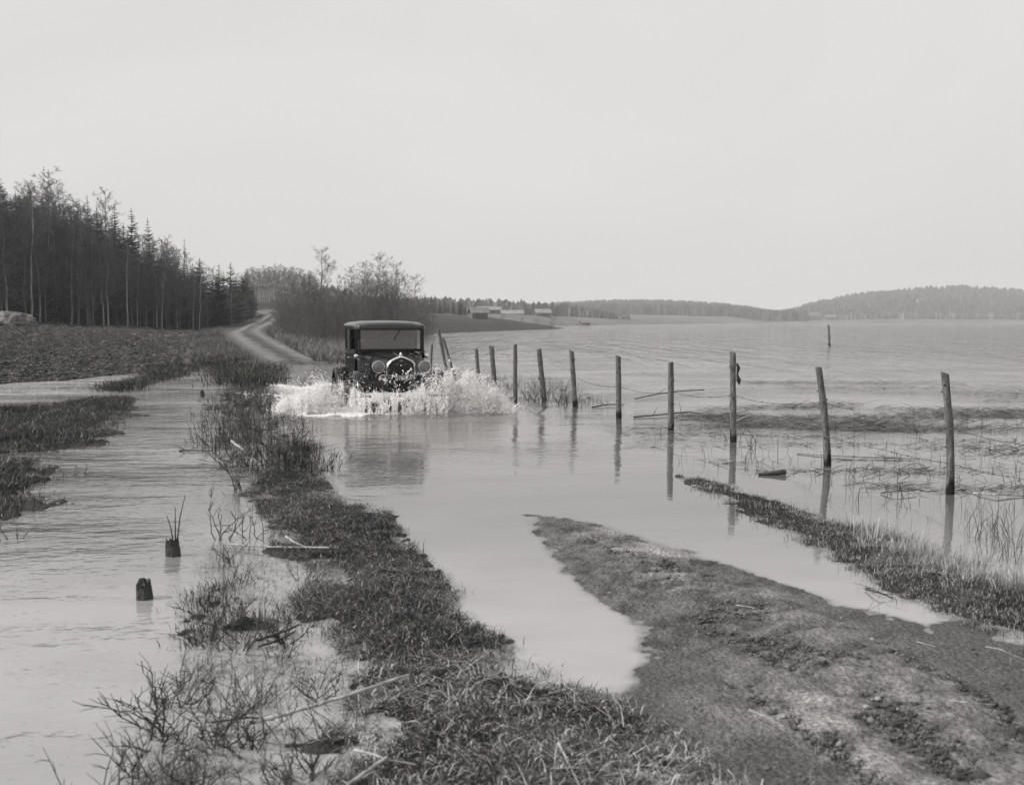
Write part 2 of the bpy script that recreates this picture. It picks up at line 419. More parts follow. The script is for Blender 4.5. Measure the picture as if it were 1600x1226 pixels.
def sub(name, faces):
    used = np.zeros(len(VV), bool); used[faces.ravel()] = True
    mp = np.cumsum(used)-1
    return mesh_np(name, VV[used], mp[faces].ravel(), np.full(len(faces), 4), {'tone': tone4(soil[used]), 'clod': clod[used]}, smooth=True)
g = link_mesh('ground', sub('ground', Q[~rq]), gmat)
tag(g, 'muddy grass verges, ploughed field and far shores around the flood', 'ground', kind='structure')
r_ = link_mesh('road', sub('road', Q[rq]), gmat)
tag(r_, 'rutted gravel road coming out of the flood water', 'road', kind='structure')

# water: murky flood water; its depth over the ground decides how much of the bottom shows
wm = bpy.data.materials.new('flood_water'); wm.use_nodes = True
n = wm.node_tree.nodes; l = wm.node_tree.links; n.clear()
out = n.new('ShaderNodeOutputMaterial')
ad = n.new('ShaderNodeAttribute'); ad.attribute_name = 'depth'
ar = n.new('ShaderNodeAttribute'); ar.attribute_name = 'ripple'
tc = n.new('ShaderNodeTexCoord')
def wnoise(scale, st, det, rot=0):
    mp = n.new('ShaderNodeMapping'); mp.inputs['Scale'].default_value = st; mp.inputs['Rotation'].default_value = (0, 0, rot)
    l.new(tc.outputs['Object'], mp.inputs[0]); t = n.new('ShaderNodeTexNoise'); t.inputs['Scale'].default_value = scale; t.inputs['Detail'].default_value = det
    l.new(mp.outputs[0], t.inputs[0]); return t.outputs[0]
def math_(op, a, b):
    m = n.new('ShaderNodeMath'); m.operation = op
    for i, q in enumerate((a, b)):
        if isinstance(q, (int, float)): m.inputs[i].default_value = q
        else: l.new(q, m.inputs[i])
    return m.outputs[0]
fine = wnoise(11, (1, 1.5, 1), 3, .35); mid = wnoise(3.2, (1, 1.7, 1), 3, -.25); big = wnoise(.9, (1, 1.9, 1), 2, .15)
patch = wnoise(.22, (1, 1.6, 1), 3)
hh = math_('ADD', math_('MULTIPLY', fine, .006), math_('ADD', math_('MULTIPLY', mid, .014), math_('MULTIPLY', big, .018)))
pr = n.new('ShaderNodeMapRange'); pr.inputs[1].default_value = .4; pr.inputs[2].default_value = .62; pr.inputs[3].default_value = .35; pr.inputs[4].default_value = 1.15
l.new(patch, pr.inputs[0])
hh = math_('MULTIPLY', hh, math_('MULTIPLY', ar.outputs['Fac'], pr.outputs[0]))
asw = n.new('ShaderNodeAttribute'); asw.attribute_name = 'swell'
sw1 = wnoise(1.5, (1.5, .2, 1), 4, .06); sw2 = wnoise(.55, (1.5, .14, 1), 4, -.05); sw3 = wnoise(.08, (1.5, .3, 1), 4, .1)
hh = math_('ADD', hh, math_('MULTIPLY', asw.outputs['Fac'], math_('ADD', math_('MULTIPLY', sw1, .34), math_('ADD', math_('MULTIPLY', sw2, .9), math_('MULTIPLY', sw3, 1.2)))))
bp = n.new('ShaderNodeBump'); bp.inputs['Distance'].default_value = 1.0; bp.inputs['Strength'].default_value = 1.0
l.new(hh, bp.inputs['Height'])
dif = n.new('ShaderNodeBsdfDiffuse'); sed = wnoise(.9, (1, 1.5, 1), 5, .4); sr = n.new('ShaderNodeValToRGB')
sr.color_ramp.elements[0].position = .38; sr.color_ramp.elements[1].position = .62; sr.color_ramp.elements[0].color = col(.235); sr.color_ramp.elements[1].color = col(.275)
l.new(sed, sr.inputs[0]); asi = n.new('ShaderNodeAttribute'); asi.attribute_name = 'silt_sheen'
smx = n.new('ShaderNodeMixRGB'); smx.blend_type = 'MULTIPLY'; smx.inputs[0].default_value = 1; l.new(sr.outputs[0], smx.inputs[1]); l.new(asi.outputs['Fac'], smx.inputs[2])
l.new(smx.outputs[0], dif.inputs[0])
trn = n.new('ShaderNodeBsdfTransparent'); trn.inputs[0].default_value = col(.92)
gl = n.new('ShaderNodeBsdfGlossy'); gl.inputs['Roughness'].default_value = .03; gl.inputs[0].default_value = col(.97)
fr = n.new('ShaderNodeFresnel'); fr.inputs[0].default_value = 1.56
l.new(bp.outputs[0], gl.inputs['Normal']); l.new(bp.outputs[0], fr.inputs['Normal'])
op = math_('SUBTRACT', 1.0, math_('POWER', 2.718, math_('MULTIPLY', ad.outputs['Fac'], -420.0)))
m1 = n.new('ShaderNodeMixShader'); l.new(op, m1.inputs[0]); l.new(trn.outputs[0], m1.inputs[1]); l.new(dif.outputs[0], m1.inputs[2])
m2 = n.new('ShaderNodeMixShader'); l.new(fr.outputs[0], m2.inputs[0]); l.new(m1.outputs[0], m2.inputs[1]); l.new(gl.outputs[0], m2.inputs[2])
l.new(m2.outputs[0], out.inputs[0])
depth = np.clip(-Z, 0, 2)
silt_sheen = np.clip(.42+.68*sstep(10, 5, yf), 0, 1.1)
left_pool = sdist(xf, yf, gp([(-300,650),(0,630),(150,612),(235,598),(225,585),(100,594),(-300,608)]))
calm1 = sdist(xf, yf, gp([(480,770),(700,745),(900,735),(1060,742),(1300,860),(1470,960),(1500,1100),(940,1110),(700,930)]))
calm2 = sdist(xf, yf, gp([(1000,700),(1600,690),(2000,700),(2000,1000),(1500,900),(1100,760)]))
calm3 = sdist(xf, yf, gp([(330,820),(420,780),(560,930),(560,1240),(300,1300),(330,1000)]))
rip = 1.15+.8*sstep(-.6, -2.0, xf+.0*yf)*sstep(14, 8, yf)
rip = rip*(1-.93*sstep(-.9, .6, calm1))*(1-.80*sstep(-1.5, .8, calm2))*(1-.85*sstep(-.5, .4, calm3))
rip = np.where(yf > 22, rip*1.6, rip)
rip = rip*(1+.6*sstep(-1.5, .5, left_pool)); silt_sheen = silt_sheen+1.1*sstep(-1.0, 1.0, left_pool)  # far left pool: bright sky reflection painted into the water's body colour
rip = np.clip(rip+.5*np.exp(-(np.hypot(xf+2.2, (yf-17.6))/1.2)**2), 0, 2.6)*(1-.5*np.exp(-(np.hypot((xf+1.4)/1.6, (yf-13)/3.2))**2))
# bow wave thrown up in front of the car
bowd = np.hypot((xf+2.0)/1.0, (yf-20.3)/.95)
Zw = .055*np.exp(-((bowd-2.15)/.16)**2)*(yf < 20.5) + .03*np.exp(-((bowd-2.75)/.25)**2)*(yf < 20.5)
Zw = Zw*(1+fbm(xf*5, yf*5, 3, 8))
keep = (depth[Q].max(1) > 0) & (xf[Q[:, 0]] > -1e9)
F4 = Q[keep]; used = np.zeros(len(VV), bool); used[F4.ravel()] = True; mp_ = np.cumsum(used)-1
wme = mesh_np('water', np.stack([xf, yf, Zw], 1)[used], mp_[F4].ravel(), np.full(len(F4), 4), {'depth': depth[used], 'ripple': rip[used], 'silt_sheen': silt_sheen[used], 'swell': (sstep(17, 60, yf)*sstep(-.5, 2.5, xf+yf*.06))[used]}, smooth=True)
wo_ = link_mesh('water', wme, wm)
tag(wo_, 'grey flood water covering road, ditch and meadows', 'water', kind='structure')

# ------------------------------------------------------------------ the car
paint = mat('dark_paint', .004, .25, spec=.3, coat=.0, noise=(.002, .007, 3, (1, 1, 1)))
roofm = mat('roof_paint', .01, .3, spec=.5, coat=.3, noise=(.006, .014, 5, (1, 1, 1)))
chrome = mat('nickel', .8, .32, metal=1., noise=(.6, .85, 12, (1, 1, 1)))
steelm = mat('worn_steel', .35, .35, metal=1.)
rubber = mat('tyre_rubber', .025, .8, noise=(.02, .04, 20, (1, 1, 1)))
blackm = mat('black_fittings', .012, .6)
darkint = mat('dark_interior', .02, .9)
clothm = mat('seat_cloth', .06, .95)
platem = mat('plate_black', .02, .5)
whitem = mat('plate_white', .6, .6)
lensm = mat('lamp_lens', .2, .12, spec=.7, noise=(.07, .17, 18, (4, 1, .3)), coat=.2)
glass = bpy.data.materials.new('window_glass'); glass.use_nodes = True
n = glass.node_tree.nodes; l = glass.node_tree.links; n.clear()
o_ = n.new('ShaderNodeOutputMaterial'); a_ = n.new('ShaderNodeBsdfTransparent'); a_.inputs[0].default_value = col(.85)
b_ = n.new('ShaderNodeBsdfGlossy'); b_.inputs[0].default_value = col(1); b_.inputs[1].default_value = .03
d_ = n.new('ShaderNodeBsdfDiffuse'); d_.inputs[0].default_value = col(.4)
f_ = n.new('ShaderNodeFresnel'); f_.inputs[0].default_value = 1.65
x0 = n.new('ShaderNodeMixShader'); x0.inputs[0].default_value = .10; l.new(a_.outputs[0], x0.inputs[1]); l.new(d_.outputs[0], x0.inputs[2])
x_ = n.new('ShaderNodeMixShader'); l.new(f_.outputs[0], x_.inputs[0]); l.new(x0.outputs[0], x_.inputs[1]); l.new(b_.outputs[0], x_.inputs[2]); l.new(x_.outputs[0], o_.inputs[0])

TH = R(16)
car = empty('car', (-2.355, 20.78, -0.20), TH)
tag(car, 'dark old sedan driving through the flooded road throwing up water', 'car')

def ringh(w, zt, zb, y, crown):
    half = [(w, zb), (w*1.0, zt-crown*2.0), (w*.97, zt-crown*1.15), (w*.84, zt-crown*.55), (w*.6, zt-crown*.2), (w*.3, zt-crown*.04), (0, zt)]
    return [(x, y, z) for x, z in half] + [(-x, y, z) for x, z in reversed(half[:-1])]
b = MB()
b.loft([ringh(.24, 1.175, .46, -1.385, .075), ringh(.27, 1.185, .46, -1.25, .08), ringh(.34, 1.20, .46, -.95, .085), ringh(.42, 1.222, .46, -.64, .09)])
hood = b.build('hood', paint, car, angle=50)
for sx in (-1, 1):
    lv = MB()
    for k in range(22):
        y = -1.20+k*.024; wd = .285+(y+1.2)*.25
        lv.box(sx*(wd+.004), y, .88, .012, .011, .20, .004)
    lv.build('louver', paint, hood)
hr = MB(); hr.tube([(0, -1.38, 1.178), (0, -1.0, 1.201), (0, -.64, 1.226)], .007, 6); hr.build('hinge', chrome, hood)
b = MB()
st = [(-.635, .43, 1.228, .09), (-.52, .50, 1.243, .08), (-.40, .575, 1.25, .07), (-.32, .61, 1.25, .05), (-.1, .635, 1.245, .03), (.4, .66, 1.24, .02), (.9, .665, 1.24, .02),
      (1.25, .645, 1.24, .02), (1.48, .60, 1.235, .02), (1.60, .53, 1.23, .03), (1.67, .42, 1.2, .05)]
b.loft([ringh(w_, zt, .42, y, c_) for y, w_, zt, c_ in st])
# body shell above the belt: pillars, headers, curved back
for sx in (-1, 1):
    b.loft([[(sx*x, y, z) for x, y in ((.60, -.335), (.635, -.325), (.635, -.26), (.60, -.27))] for z in (1.2, 1.46, 1.71)])
    b.box(sx*.635, .47, 1.46, .035, .075, .48, .006)
    b.box(sx*.63, 1.14, 1.46, .035, .09, .48, .006)
    b.box(sx*.632, .42, 1.69, .035, 1.46, .055, .006)
    b.box(sx*.648, .45, 1.235, .02, 1.6, .025, .006)   # belt moulding
path = [(.635, 1.05), (.63, 1.30), (.60, 1.46), (.52, 1.58), (.36, 1.64), (0, 1.66)]
path = path + [(-x, y) for x, y in reversed(path[:-1])]
outer = [[(x, y, z) for x, y in path] for z in (1.18, 1.45, 1.72)]
rings = []
for (x, y) in path:
    rings.append([(x, y, 1.18), (x, y, 1.72), (x*.94, y-.03, 1.72), (x*.94, y-.03, 1.18)])
b.loft(rings)
b.box(0, -.315, 1.69, 1.24, .04, .05, .008)
b.box(0, -.325, 1.255, 1.2, .05, .035, .008)
body = b.build('body', paint, car, angle=35)
# roof with its overhanging front visor
rf = MB()
def rring(w_, z0, zt, y):
    half = [(w_, z0), (w_*1.0, z0+.035), (w_*.965, z0+.07), (w_*.86, z0+(zt-z0)*.80), (w_*.6, z0+(zt-z0)*.93), (w_*.3, zt-.004), (0, zt)]
    return [(x, y, z) for x, z in half] + [(-x, y, z) for x, z in reversed(half[:-1])]
rf.loft([rring(.585, 1.655, 1.70, -.47), rring(.62, 1.655, 1.735, -.455), rring(.645, 1.662, 1.775, -.38), rring(.66, 1.675, 1.80, -.22), rring(.67, 1.68, 1.815, .2), rring(.67, 1.68, 1.82, .8),
         rring(.66, 1.68, 1.81, 1.3), rring(.62, 1.68, 1.79, 1.52), rring(.52, 1.68, 1.76, 1.64), rring(.38, 1.68, 1.72, 1.69)])
rf.build('roof', roofm, car, angle=50)
vs = MB(); vs.box(0, -.463, 1.668, 1.20, .035, .055, .012); vs.build('visor', blackm, car)
# windscreen
wf = MB()
for sx in (-1, 1): wf.box(sx*.575, -.345, 1.46, .03, .03, .40, .006)
wf.box(0, -.345, 1.655, 1.18, .03, .025, .006); wf.box(0, -.345, 1.275, 1.18, .03, .03, .006)
ws = wf.build('windscreen', paint, car)
gp_ = MB(); gp_.box(0, -.343, 1.46, 1.12, .006, .36); gp_.build('glass', glass, ws, smooth=False)
wp = MB(); wp.tube([(.18, -.36, 1.645), (.06, -.368, 1.45)], .006, 5); wp.box(.18, -.37, 1.65, .05, .03, .03, .006); wp.build('wiper', blackm, ws)
for sx in (-1, 1):
    for (y0, y1) in ((-.24, .43), (.51, 1.09)):
        o = MB(); o.tube([(sx*.64, y0+.015, 1.26), (sx*.64, y0+.015, 1.655), (sx*.64, y1-.015, 1.655), (sx*.64, y1-.015, 1.26), (sx*.64, y0+.015, 1.26)], .011, 5)
        sw = o.build('side_window', paint, car)
        if y0 > 0:
            q = MB(); q.box(sx*.63, (y0+y1)/2, 1.455, .006, y1-y0-.03, .38); q.build('glass', glass, sw, smooth=False)
    dr = MB(); y0, y1 = -.25, .46
    dr.loft([[(sx*(.648+.012*(y+.25)/.7), y, .5), (sx*(.650+.012*(y+.25)/.7), y, 1.215), (sx*(.658+.012*(y+.25)/.7), y, 1.21), (sx*(.656+.012*(y+.25)/.7), y, .505)] for y in (y0, (y0+y1)/2, y1)])
    door = dr.build('door', paint, car)
    hd = MB(); hd.tube([(sx*.665, .38, 1.12), (sx*.70, .38, 1.12), (sx*.70, .27, 1.115)], .009, 6); hd.build('door_handle', chrome, door)
    for z in (.62, .9, 1.14):
        hg = MB(); hg.tube([(sx*.662, -.265, z-.03), (sx*.662, -.265, z+.03)], .012, 6); hg.build('hinge', paint, door)
# radiator shell: a nickel frame round a dark core
shell_o = [(-.262, .42), (-.266, .7), (-.262, .98), (-.250, 1.06), (-.20, 1.115), (-.12, 1.155), (-.05, 1.182), (0, 1.196)]
shell_o = shell_o + [(-x, z) for x, z in reversed(shell_o[:-1])]
shell_i = [(-.222, .42), (-.226, .7), (-.222, .97), (-.212, 1.035), (-.17, 1.075), (-.11, 1.108), (-.05, 1.13), (0, 1.142)]
shell_i = shell_i + [(-x, z) for x, z in reversed(shell_i[:-1])]
rs = MB(); rr = []
for (xo, zo), (xi, zi) in zip(shell_o, shell_i):
    rr.append([(xo, -1.375, zo), (xo*.99, -1.43, zo-.002), ((xo+xi)/2, -1.452, (zo+zi)/2), (xi, -1.435, zi), (xi, -1.39, zi)])
rs.loft(rr)
rsh = rs.build('radiator_shell', chrome, car, angle=60)
rc = MB(); rc.box(0, -1.395, .73, .45, .02, .62)
rc.loft([[(x, y, z) for x, z in shell_i[2:-2]] for y in (-1.40, -1.385)])
for k in range(21): rc.box(-.205+k*.0205, -1.41, .72, .003, .006, .58)
for k in range(8): rc.box(0, -1.412, .47+k*.072, .43, .004, .003)
rc.build('radiator_core', blackm, rsh, smooth=False)
bd = MB(); bd.lathe([(.0, -.004), (.036, -.004), (.036, .004), (0, .004)], (0, 0, 0), 'y', 20); bd.v = [(x, y-1.452, z*.55+1.108) for x, y, z in bd.v]; bd.build('badge', lensm, rsh)
cpm = MB(); cpm.lathe([(.0, 0), (.028, 0), (.03, .018), (.018, .03), (.012, .05), (0, .055)], (0, -1.40, 1.195), 'z', 14); cpm.build('radiator_cap', chrome, rsh)
# registration plate
pl = MB(); pl.box(.06, -1.485, .80, .40, .012, .11, .005); plate = pl.build('number_plate', platem, car)
fc = bpy.data.curves.new('plate_text', 'FONT'); fc.body = 'MG344'; fc.size = .115; fc.align_x = 'CENTER'; fc.align_y = 'CENTER'; fc.extrude = .002; fc.space_character = 1.05
fo = bpy.data.objects.new('plate_text', fc); C.objects.link(fo)
dg = bpy.context.evaluated_depsgraph_get(); tme = bpy.data.meshes.new_from_object(fo.evaluated_get(dg)); bpy.data.objects.remove(fo)
tme.materials.clear(); tme.materials.append(whitem)
tx = bpy.data.objects.new('lettering', tme); C.objects.link(tx); tx.parent = plate; tx.location = (.06, -1.4935, .80); tx.rotation_euler = (R(90), 0, 0)
# lamps
for sx in (-1, 1):
    hl = MB(); c = (sx*.415, -1.47, 1.0)
    hl.lathe([(0, .20), (.03, .195), (.065, .165), (.095, .11), (.104, .05), (.108, .0), (.104, -.005)], c, 'y', 24)
    hlo = hl.build('headlight', chrome, car)
    ri = MB(); ri.lathe([(.099, .0), (.110, .0), (.112, -.012), (.108, -.022), (.101, -.024), (.098, -.01)], c, 'y', 24); ri.build('rim', chrome, hlo)
    le = MB(); le.lathe([(0, .0), (.10, .0), (.10, -.012), (.08, -.028), (.04, -.036), (0, -.038)], c, 'y', 24); le.build('lens', lensm, hlo)
    stl = MB(); stl.tube([(sx*.415, -1.42, .89), (sx*.43, -1.40, .84), (sx*.47, -1.38, .78)], .014, 7); stl.build('bracket', steelm, hlo)
    cl = MB(); cc = (sx*.66, -.47, 1.16)
    cl.lathe([(0, .09), (.02, .085), (.035, .05), (.042, .0), (.03, -.012), (0, -.018)], cc, 'y', 16); cl.tube([(sx*.66, -.44, 1.13), (sx*.60, -.43, 1.09)], .012, 6)
    cl.build('cowl_lamp', chrome, car)
bar = MB(); bar.tube([(-.48, -1.40, .83), (-.40, -1.42, .87), (-.25, -1.475, .845), (0, -1.50, .835), (.25, -1.475, .845), (.40, -1.42, .87), (.48, -1.40, .83)], .013, 7); bar.build('lamp_bar', steelm, car)
hn = MB(); hn.lathe([(0, .14), (.028, .13), (.02, .05), (.024, .0), (.05, -.06), (.068, -.08), (.06, -.08), (.0, -.03)], (-.36, -1.50, .80), 'y', 16); hn.build('horn', chrome, car)
# fenders
def fender(path, cx, hw, crown, name):
    for sx in (-1, 1):
        f = MB(); rings = []
        for i, (y, z) in enumerate(path):
            p0 = path[max(i-1, 0)]; p1 = path[min(i+1, len(path)-1)]
            dy, dz = p1[0]-p0[0], p1[1]-p0[1]; L = math.hypot(dy, dz); ny, nz = -dz/L, dy/L
            if nz < 0 and i > 1 and i < len(path)-2: ny, nz = -ny, -nz
            k = .75 if i == 0 else 1.
            pr = []
            for u, h in ((1, -.085), (1.0, -.03), (.88, .35*crown), (.6, .8*crown), (.2, crown), (-.3, .9*crown), (-.75, .45*crown), (-1, -.0), (-1, -.012), (-.75, .45*crown-.015), (-.3, .9*crown-.015), (.2, crown-.015), (.6, .8*crown-.015), (.86, .35*crown-.015), (.97, -.03), (.97, -.085)):
                pr.append((sx*(cx+u*hw*k), y+ny*h, z+nz*h))
            rings.append(pr)
        f.loft(rings)
        fo_ = f.build(name, paint, car, angle=55)
        if name == 'front_fender':
            a = MB(); top = [(y, z) for y, z in path if z > .36]
            a.loft([[(sx*.27, y, z-.06), (sx*.36, y, z-.02), (sx*(cx-hw+.01), y, z+.005), (sx*(cx-hw+.01), y, z-.008), (sx*.36, y, z-.035), (sx*.27, y, z-.075)] for y, z in top[1:]])
            a.build('apron', paint, fo_, angle=60)
arcf = []
for k in range(13):
    a = R(-8 + k*(150)/12); arcf.append((-1.315-.46*math.cos(a), .40+.47*math.sin(a)))
arcf += [(-.80, .55), (-.66, .44), (-.50, .385)]
fender(arcf, .70, .155, .07, 'front_fender')
arcr = [(.60, .385), (.72, .44), (.82, .56)]
for k in range(12):
    a = R(42 + k*(150)/11); arcr.append((1.315-.46*math.cos(a), .40+.47*math.sin(a)))
fender(arcr, .72, .145, .06, 'rear_fender')
for sx in (-1, 1):
    rb = MB(); rb.box(sx*.735, .05, .375, .25, 1.2, .03, .01)
    for k in range(6): rb.box(sx*(.65+k*.034), .05, .3925, .012, 1.16, .006)
    rb.build('running_board', blackm, car)
    sp_ = MB(); sp_.box(sx*.60, .05, .40, .03, 1.9, .12, .01); sp_.build('sill', paint, car)
fr_ = MB(); fr_.box(0, .0, .40, .62, 3.0, .10, .02); fr_.box(0, -1.32, .34, 1.24, .05, .05, .01); fr_.box(0, 1.32, .34, 1.24, .06, .06, .01); fr_.build('chassis', blackm, car)
# wheels
for sx in (-1, 1):
    for y in (-1.315, 1.315):
        t = MB(); prof = []
        for k in range(14):
            a = 2*math.pi*k/14; prof.append((.305+.058*math.cos(a), .055*math.sin(a)))
        prof.append(prof[0])
        rings = []
        t.lathe(prof, (sx*.71, y, .362), 'x', 30)
        wl = MB(); wl.lathe([(.25, -.045), (.262, -.045), (.245, -.02), (.238, 0), (.245, .02), (.262, .045), (.25, .045), (.23, .0), (.25, -.045)], (sx*.71, y, .362), 'x', 30)
        whl = wl.build('wheel', steelm, car); t.build('tyre', rubber, whl)
        s2 = MB()
        for k in range(20):
            a = 2*math.pi*k/20; a2 = a+.25*(1 if k % 2 else -1); s_ = .035 if k % 2 else -.03
            s2.tube([(sx*.71+s_, y+.045*math.cos(a2), .362+.045*math.sin(a2)), (sx*.71, y+.243*math.cos(a), .362+.243*math.sin(a))], .005, 4)
        s2.lathe([(0, -.05), (.045, -.05), (.05, 0), (.045, .06), (.0, .075)], (sx*.71, y, .362), 'x', 14)
        s2.build('spokes', paint, whl)
# bumper
bm_ = MB()
for z in (.475, .555):
    pts = [(x, -1.93-.05*(1-(x/.85)**2) + (.10 if abs(x) > .8 else 0), z) for x in np.linspace(-.85, .85, 13)]
    rings = [[(x, y-.006, z-.024), (x, y-.010, z), (x, y-.006, z+.024), (x, y+.006, z+.024), (x, y+.006, z-.024)] for x, y, z in pts]
    bm_.loft(rings)
bmp = bm_.build('bumper', chrome, car, angle=50)
for x in (-.83, -.36, 0, .36, .83):
    k_ = MB(); k_.box(x, -1.99+.05*(x/.85)**2 + (.08 if abs(x) > .8 else 0), .515, .05 if x else .07, .02, .16, .006); k_.build('clamp', chrome, bmp)
for sx in (-1, 1):
    k_ = MB(); k_.tube([(sx*.36, -1.94, .515), (sx*.32, -1.6, .47), (sx*.30, -1.35, .44)], .02, 6); k_.build('bumper_iron', steelm, bmp)
# inside
for y, x in ((.30, -.30), (.30, .30)):
    s_ = MB(); s_.box(x, y, 1.22, .48, .14, .5, .05); s_.build('seat', clothm, car)
s_ = MB(); s_.box(0, 1.25, 1.2, 1.1, .15, .5, .05); s_.build('seat', clothm, car)
s_ = MB(); pts = [(.30+.19*math.cos(a), -.10+.09*math.sin(a), 1.26+.15*math.sin(a)) for a in np.linspace(0, 2*math.pi, 21)]; s_.tube(pts, .012, 6, cap=False); s_.tube([(.30, -.10, 1.26), (.30, -.3, 1.05)], .018, 6); s_.tube([(.12, -.10, 1.26), (.48, -.10, 1.26)], .01, 5); s_.build('steering_wheel', blackm, car)
tp = MB(); tp.box(-.0, 1.70, .80, .06, .05, .06, .01); tp.build('tail_lamp', chrome, car)
# ------------------------------------------------------------------ fence posts and barbed wire
rng = random.Random(7)
wood = mat('weathered_wood', 1, .9, spec=.2, noise=(.55, 1.35, 9, (9, 9, 1.2)), bump=(30, .012), attr='tone')
wirem = mat('rusty_wire', .05, .7)
def post(name, top, bot, Yd, wpx, label, bend=0., group='posts of the flooded wire fence', wetline=True):
    """top / bot in photo pixels, standing at distance Yd; goes on below the water"""
    x0, _, z0 = AT(bot[0], bot[1], Yd); x1, _, z1 = AT(top[0], top[1], Yd)
    r = wpx / F * Yd / 2 * .9
    zb = -.35; k = (zb - z0) / (z1 - z0); xb = x0 + (x1-x0)*k
    o = MB(); N = 22; seg = 12
    ph = rng.random()*9
    rings = []; tones = []
    for i in range(N+1):
        t = i/N; z = zb + (z1-zb)*t; x = xb + (x1-xb)*t - xb + bend*math.sin(t*math.pi)
        rad = r*(1.08-.12*t) * (1+.05*math.sin(t*17+ph)+.03*rng.uniform(-1, 1))
        ring = []
        for k in range(seg):
            a = 2*math.pi*k/seg; q = rad*(1+.05*math.sin(3*a+ph)+.03*rng.uniform(-1, 1))
            zz = z if i < N else z + .02*math.cos(a+ph)*r/.05
            ring.append((x+q*math.cos(a), q*math.sin(a), zz))
            tones.append(.016 if (wetline and z < .10+.05*math.sin(a+ph)) else (.10 + .07*rng.random() - (.03 if rng.random() < .3 else 0)))
        rings.append(ring)
    o.loft(rings); o.t = tones
    # knots and branch stubs
    for j in range(4):
        t = rng.uniform(.35, .95); z = zb+(z1-zb)*t; x = (x1-xb)*t + bend*math.sin(t*math.pi); a = rng.uniform(0, 6.28)
        o.tone = .05; o.tube([(x+r*.8*math.cos(a), r*.8*math.sin(a), z), (x+r*1.35*math.cos(a), r*1.35*math.sin(a), z+.01)], [r*.28, r*.15], 6)
    ob = o.build(name, wood, tone=True, angle=70); ob.location = (xb, Yd, 0)
    return tag(ob, label, 'fence post', group)
posts = [
 ((1476,583),(1480,770),10.1,13.5,'first and nearest fence post, bulging low down, in the tall dry grass at the right',.035),
 ((1279,575),(1290,731),12.1,12.5,'second nearest fence post, top leaning left and foot curving back at the grass bank',.03),
 ((1145,551),(1146,692),14.5,11,'tallest fence post, third from the near end, with torn bark hanging near its top',0),
 ((1048,567),(1048,673),16.1,10.5,'fourth nearest fence post, straight and dark, with branches floating behind it',0),
 ((966,556),(967,655),18.05,9.5,'fifth nearest fence post, straight, standing alone in open water',0),
 ((893,548),(899,637),20.6,8.5,'fence post at the right-hand edge of the flooded tufts, leaning slightly left',0),
 ((842,545),(851,629),22.2,9,'thick leaning fence post in the middle of the flooded grass tufts',0),
 ((805,539),(805,630),21.6,7,'thin upright fence post at the left of the flooded grass tufts',0),
 ((768,541),(774,613),24.9,8.5,'thick fence post just right of the splash',0),
 ((744,546),(748,594),30.5,6.5,'short fence post rising behind the right edge of the splash',0),
 ((692,528),(711,590),31.5,5,'thin stake leaning hard left, right one of the pair beside the car',0),
 ((685,515),(700,592),30.5,6,'long thin stake leaning left, taller one of the pair beside the car',0),
 ((675,537),(672,590),33,4.5,'thin upright stake right beside the car windscreen',0)]
PO = []
for top, bot, Yd, wpx, lab, bend in posts: PO.append(post('fence_post', top, bot, Yd, wpx, lab, bend))
post('fence_post', (526,541), (526,566), 55, 2.5, 'short stub of a post on the shore at the left of the car', group='far stubs of the fence')
post('lake_post', (1294.5,508), (1296,540), 72, 4.0, 'single pole standing far out in the open lake', group=None, wetline=True)['category'] = 'pole'
# torn bark on the tallest post
bk = MB(); bx, by = PO[2].location.x, PO[2].location.y; bk.tone = .03
z_ = ZT(570, 14.5)
bk.tube([(bx+.020, by-.03, z_+.02), (bx+.042, by-.03, z_-.04), (bx+.026, by-.03, z_-.12), (bx+.045, by-.03, z_-.2)], [.012, .026, .012, .03], 6)
bk.tube([(bx+.044, by-.03, z_-.19), (bx+.055, by-.03, z_-.26)], [.035, .008], 6)
bark = bk.build('bark', wood, PO[2], tone=True); bark.matrix_parent_inverse = PO[2].matrix_world.inverted(); bark.location = -PO[2].location
bark.matrix_parent_inverse.identity()
def wire(pts, label, sag=.05, barb=.11):
    o = MB(); P = []
    for (p0, p1) in zip(pts[:-1], pts[1:]):
        p0 = mathutils.Vector(p0); p1 = mathutils.Vector(p1); L = (p1-p0).length; N = max(6, int(L/.18))
        for i in range(N):
            t = i/N; q = p0.lerp(p1, t); q.z -= sag*L*.3*4*t*(1-t); q.z += rng.uniform(-.004, .004); P.append(q)
    P.append(mathutils.Vector(pts[-1]))
    o.tube(P, .0024, 4)
    acc = 0
    for a, b_ in zip(P[:-1], P[1:]):
        L = (b_-a).length; acc += L
        while acc > barb:
            acc -= barb; q = a.lerp(b_, rng.random())
            for k in range(2):
                d = mathutils.Vector((rng.uniform(-1, 1), rng.uniform(-.6, .6), rng.uniform(-1, 1))).normalized()*.017
                o.tube([q-d*.8, q+d*.8], .0021, 3)
    return tag(o.build('barbed_wire', wirem), label, 'barbed wire', 'strands of rusty barbed wire')
def pw(i, py, dx=0.): p = posts[i]; return (AT(p[0][0]+(p[1][0]-p[0][0])*.4, py, p[2])[0]+dx, p[2]-.06, ZT(py, p[2]))
wire([pw(5, 587), pw(4, 603), pw(3, 612)], 'upper wire sagging between the three middle posts of the fence', .09)
wire([pw(3, 612), pw(2, 617), pw(1, 627), (AT(1335,640,12.4)[0], 12.4, ZT(640, 12.4)), (AT(1350,690,11)[0], 11.3, .02)], 'top wire running to the second nearest post and dropping into the water beyond it', .09)
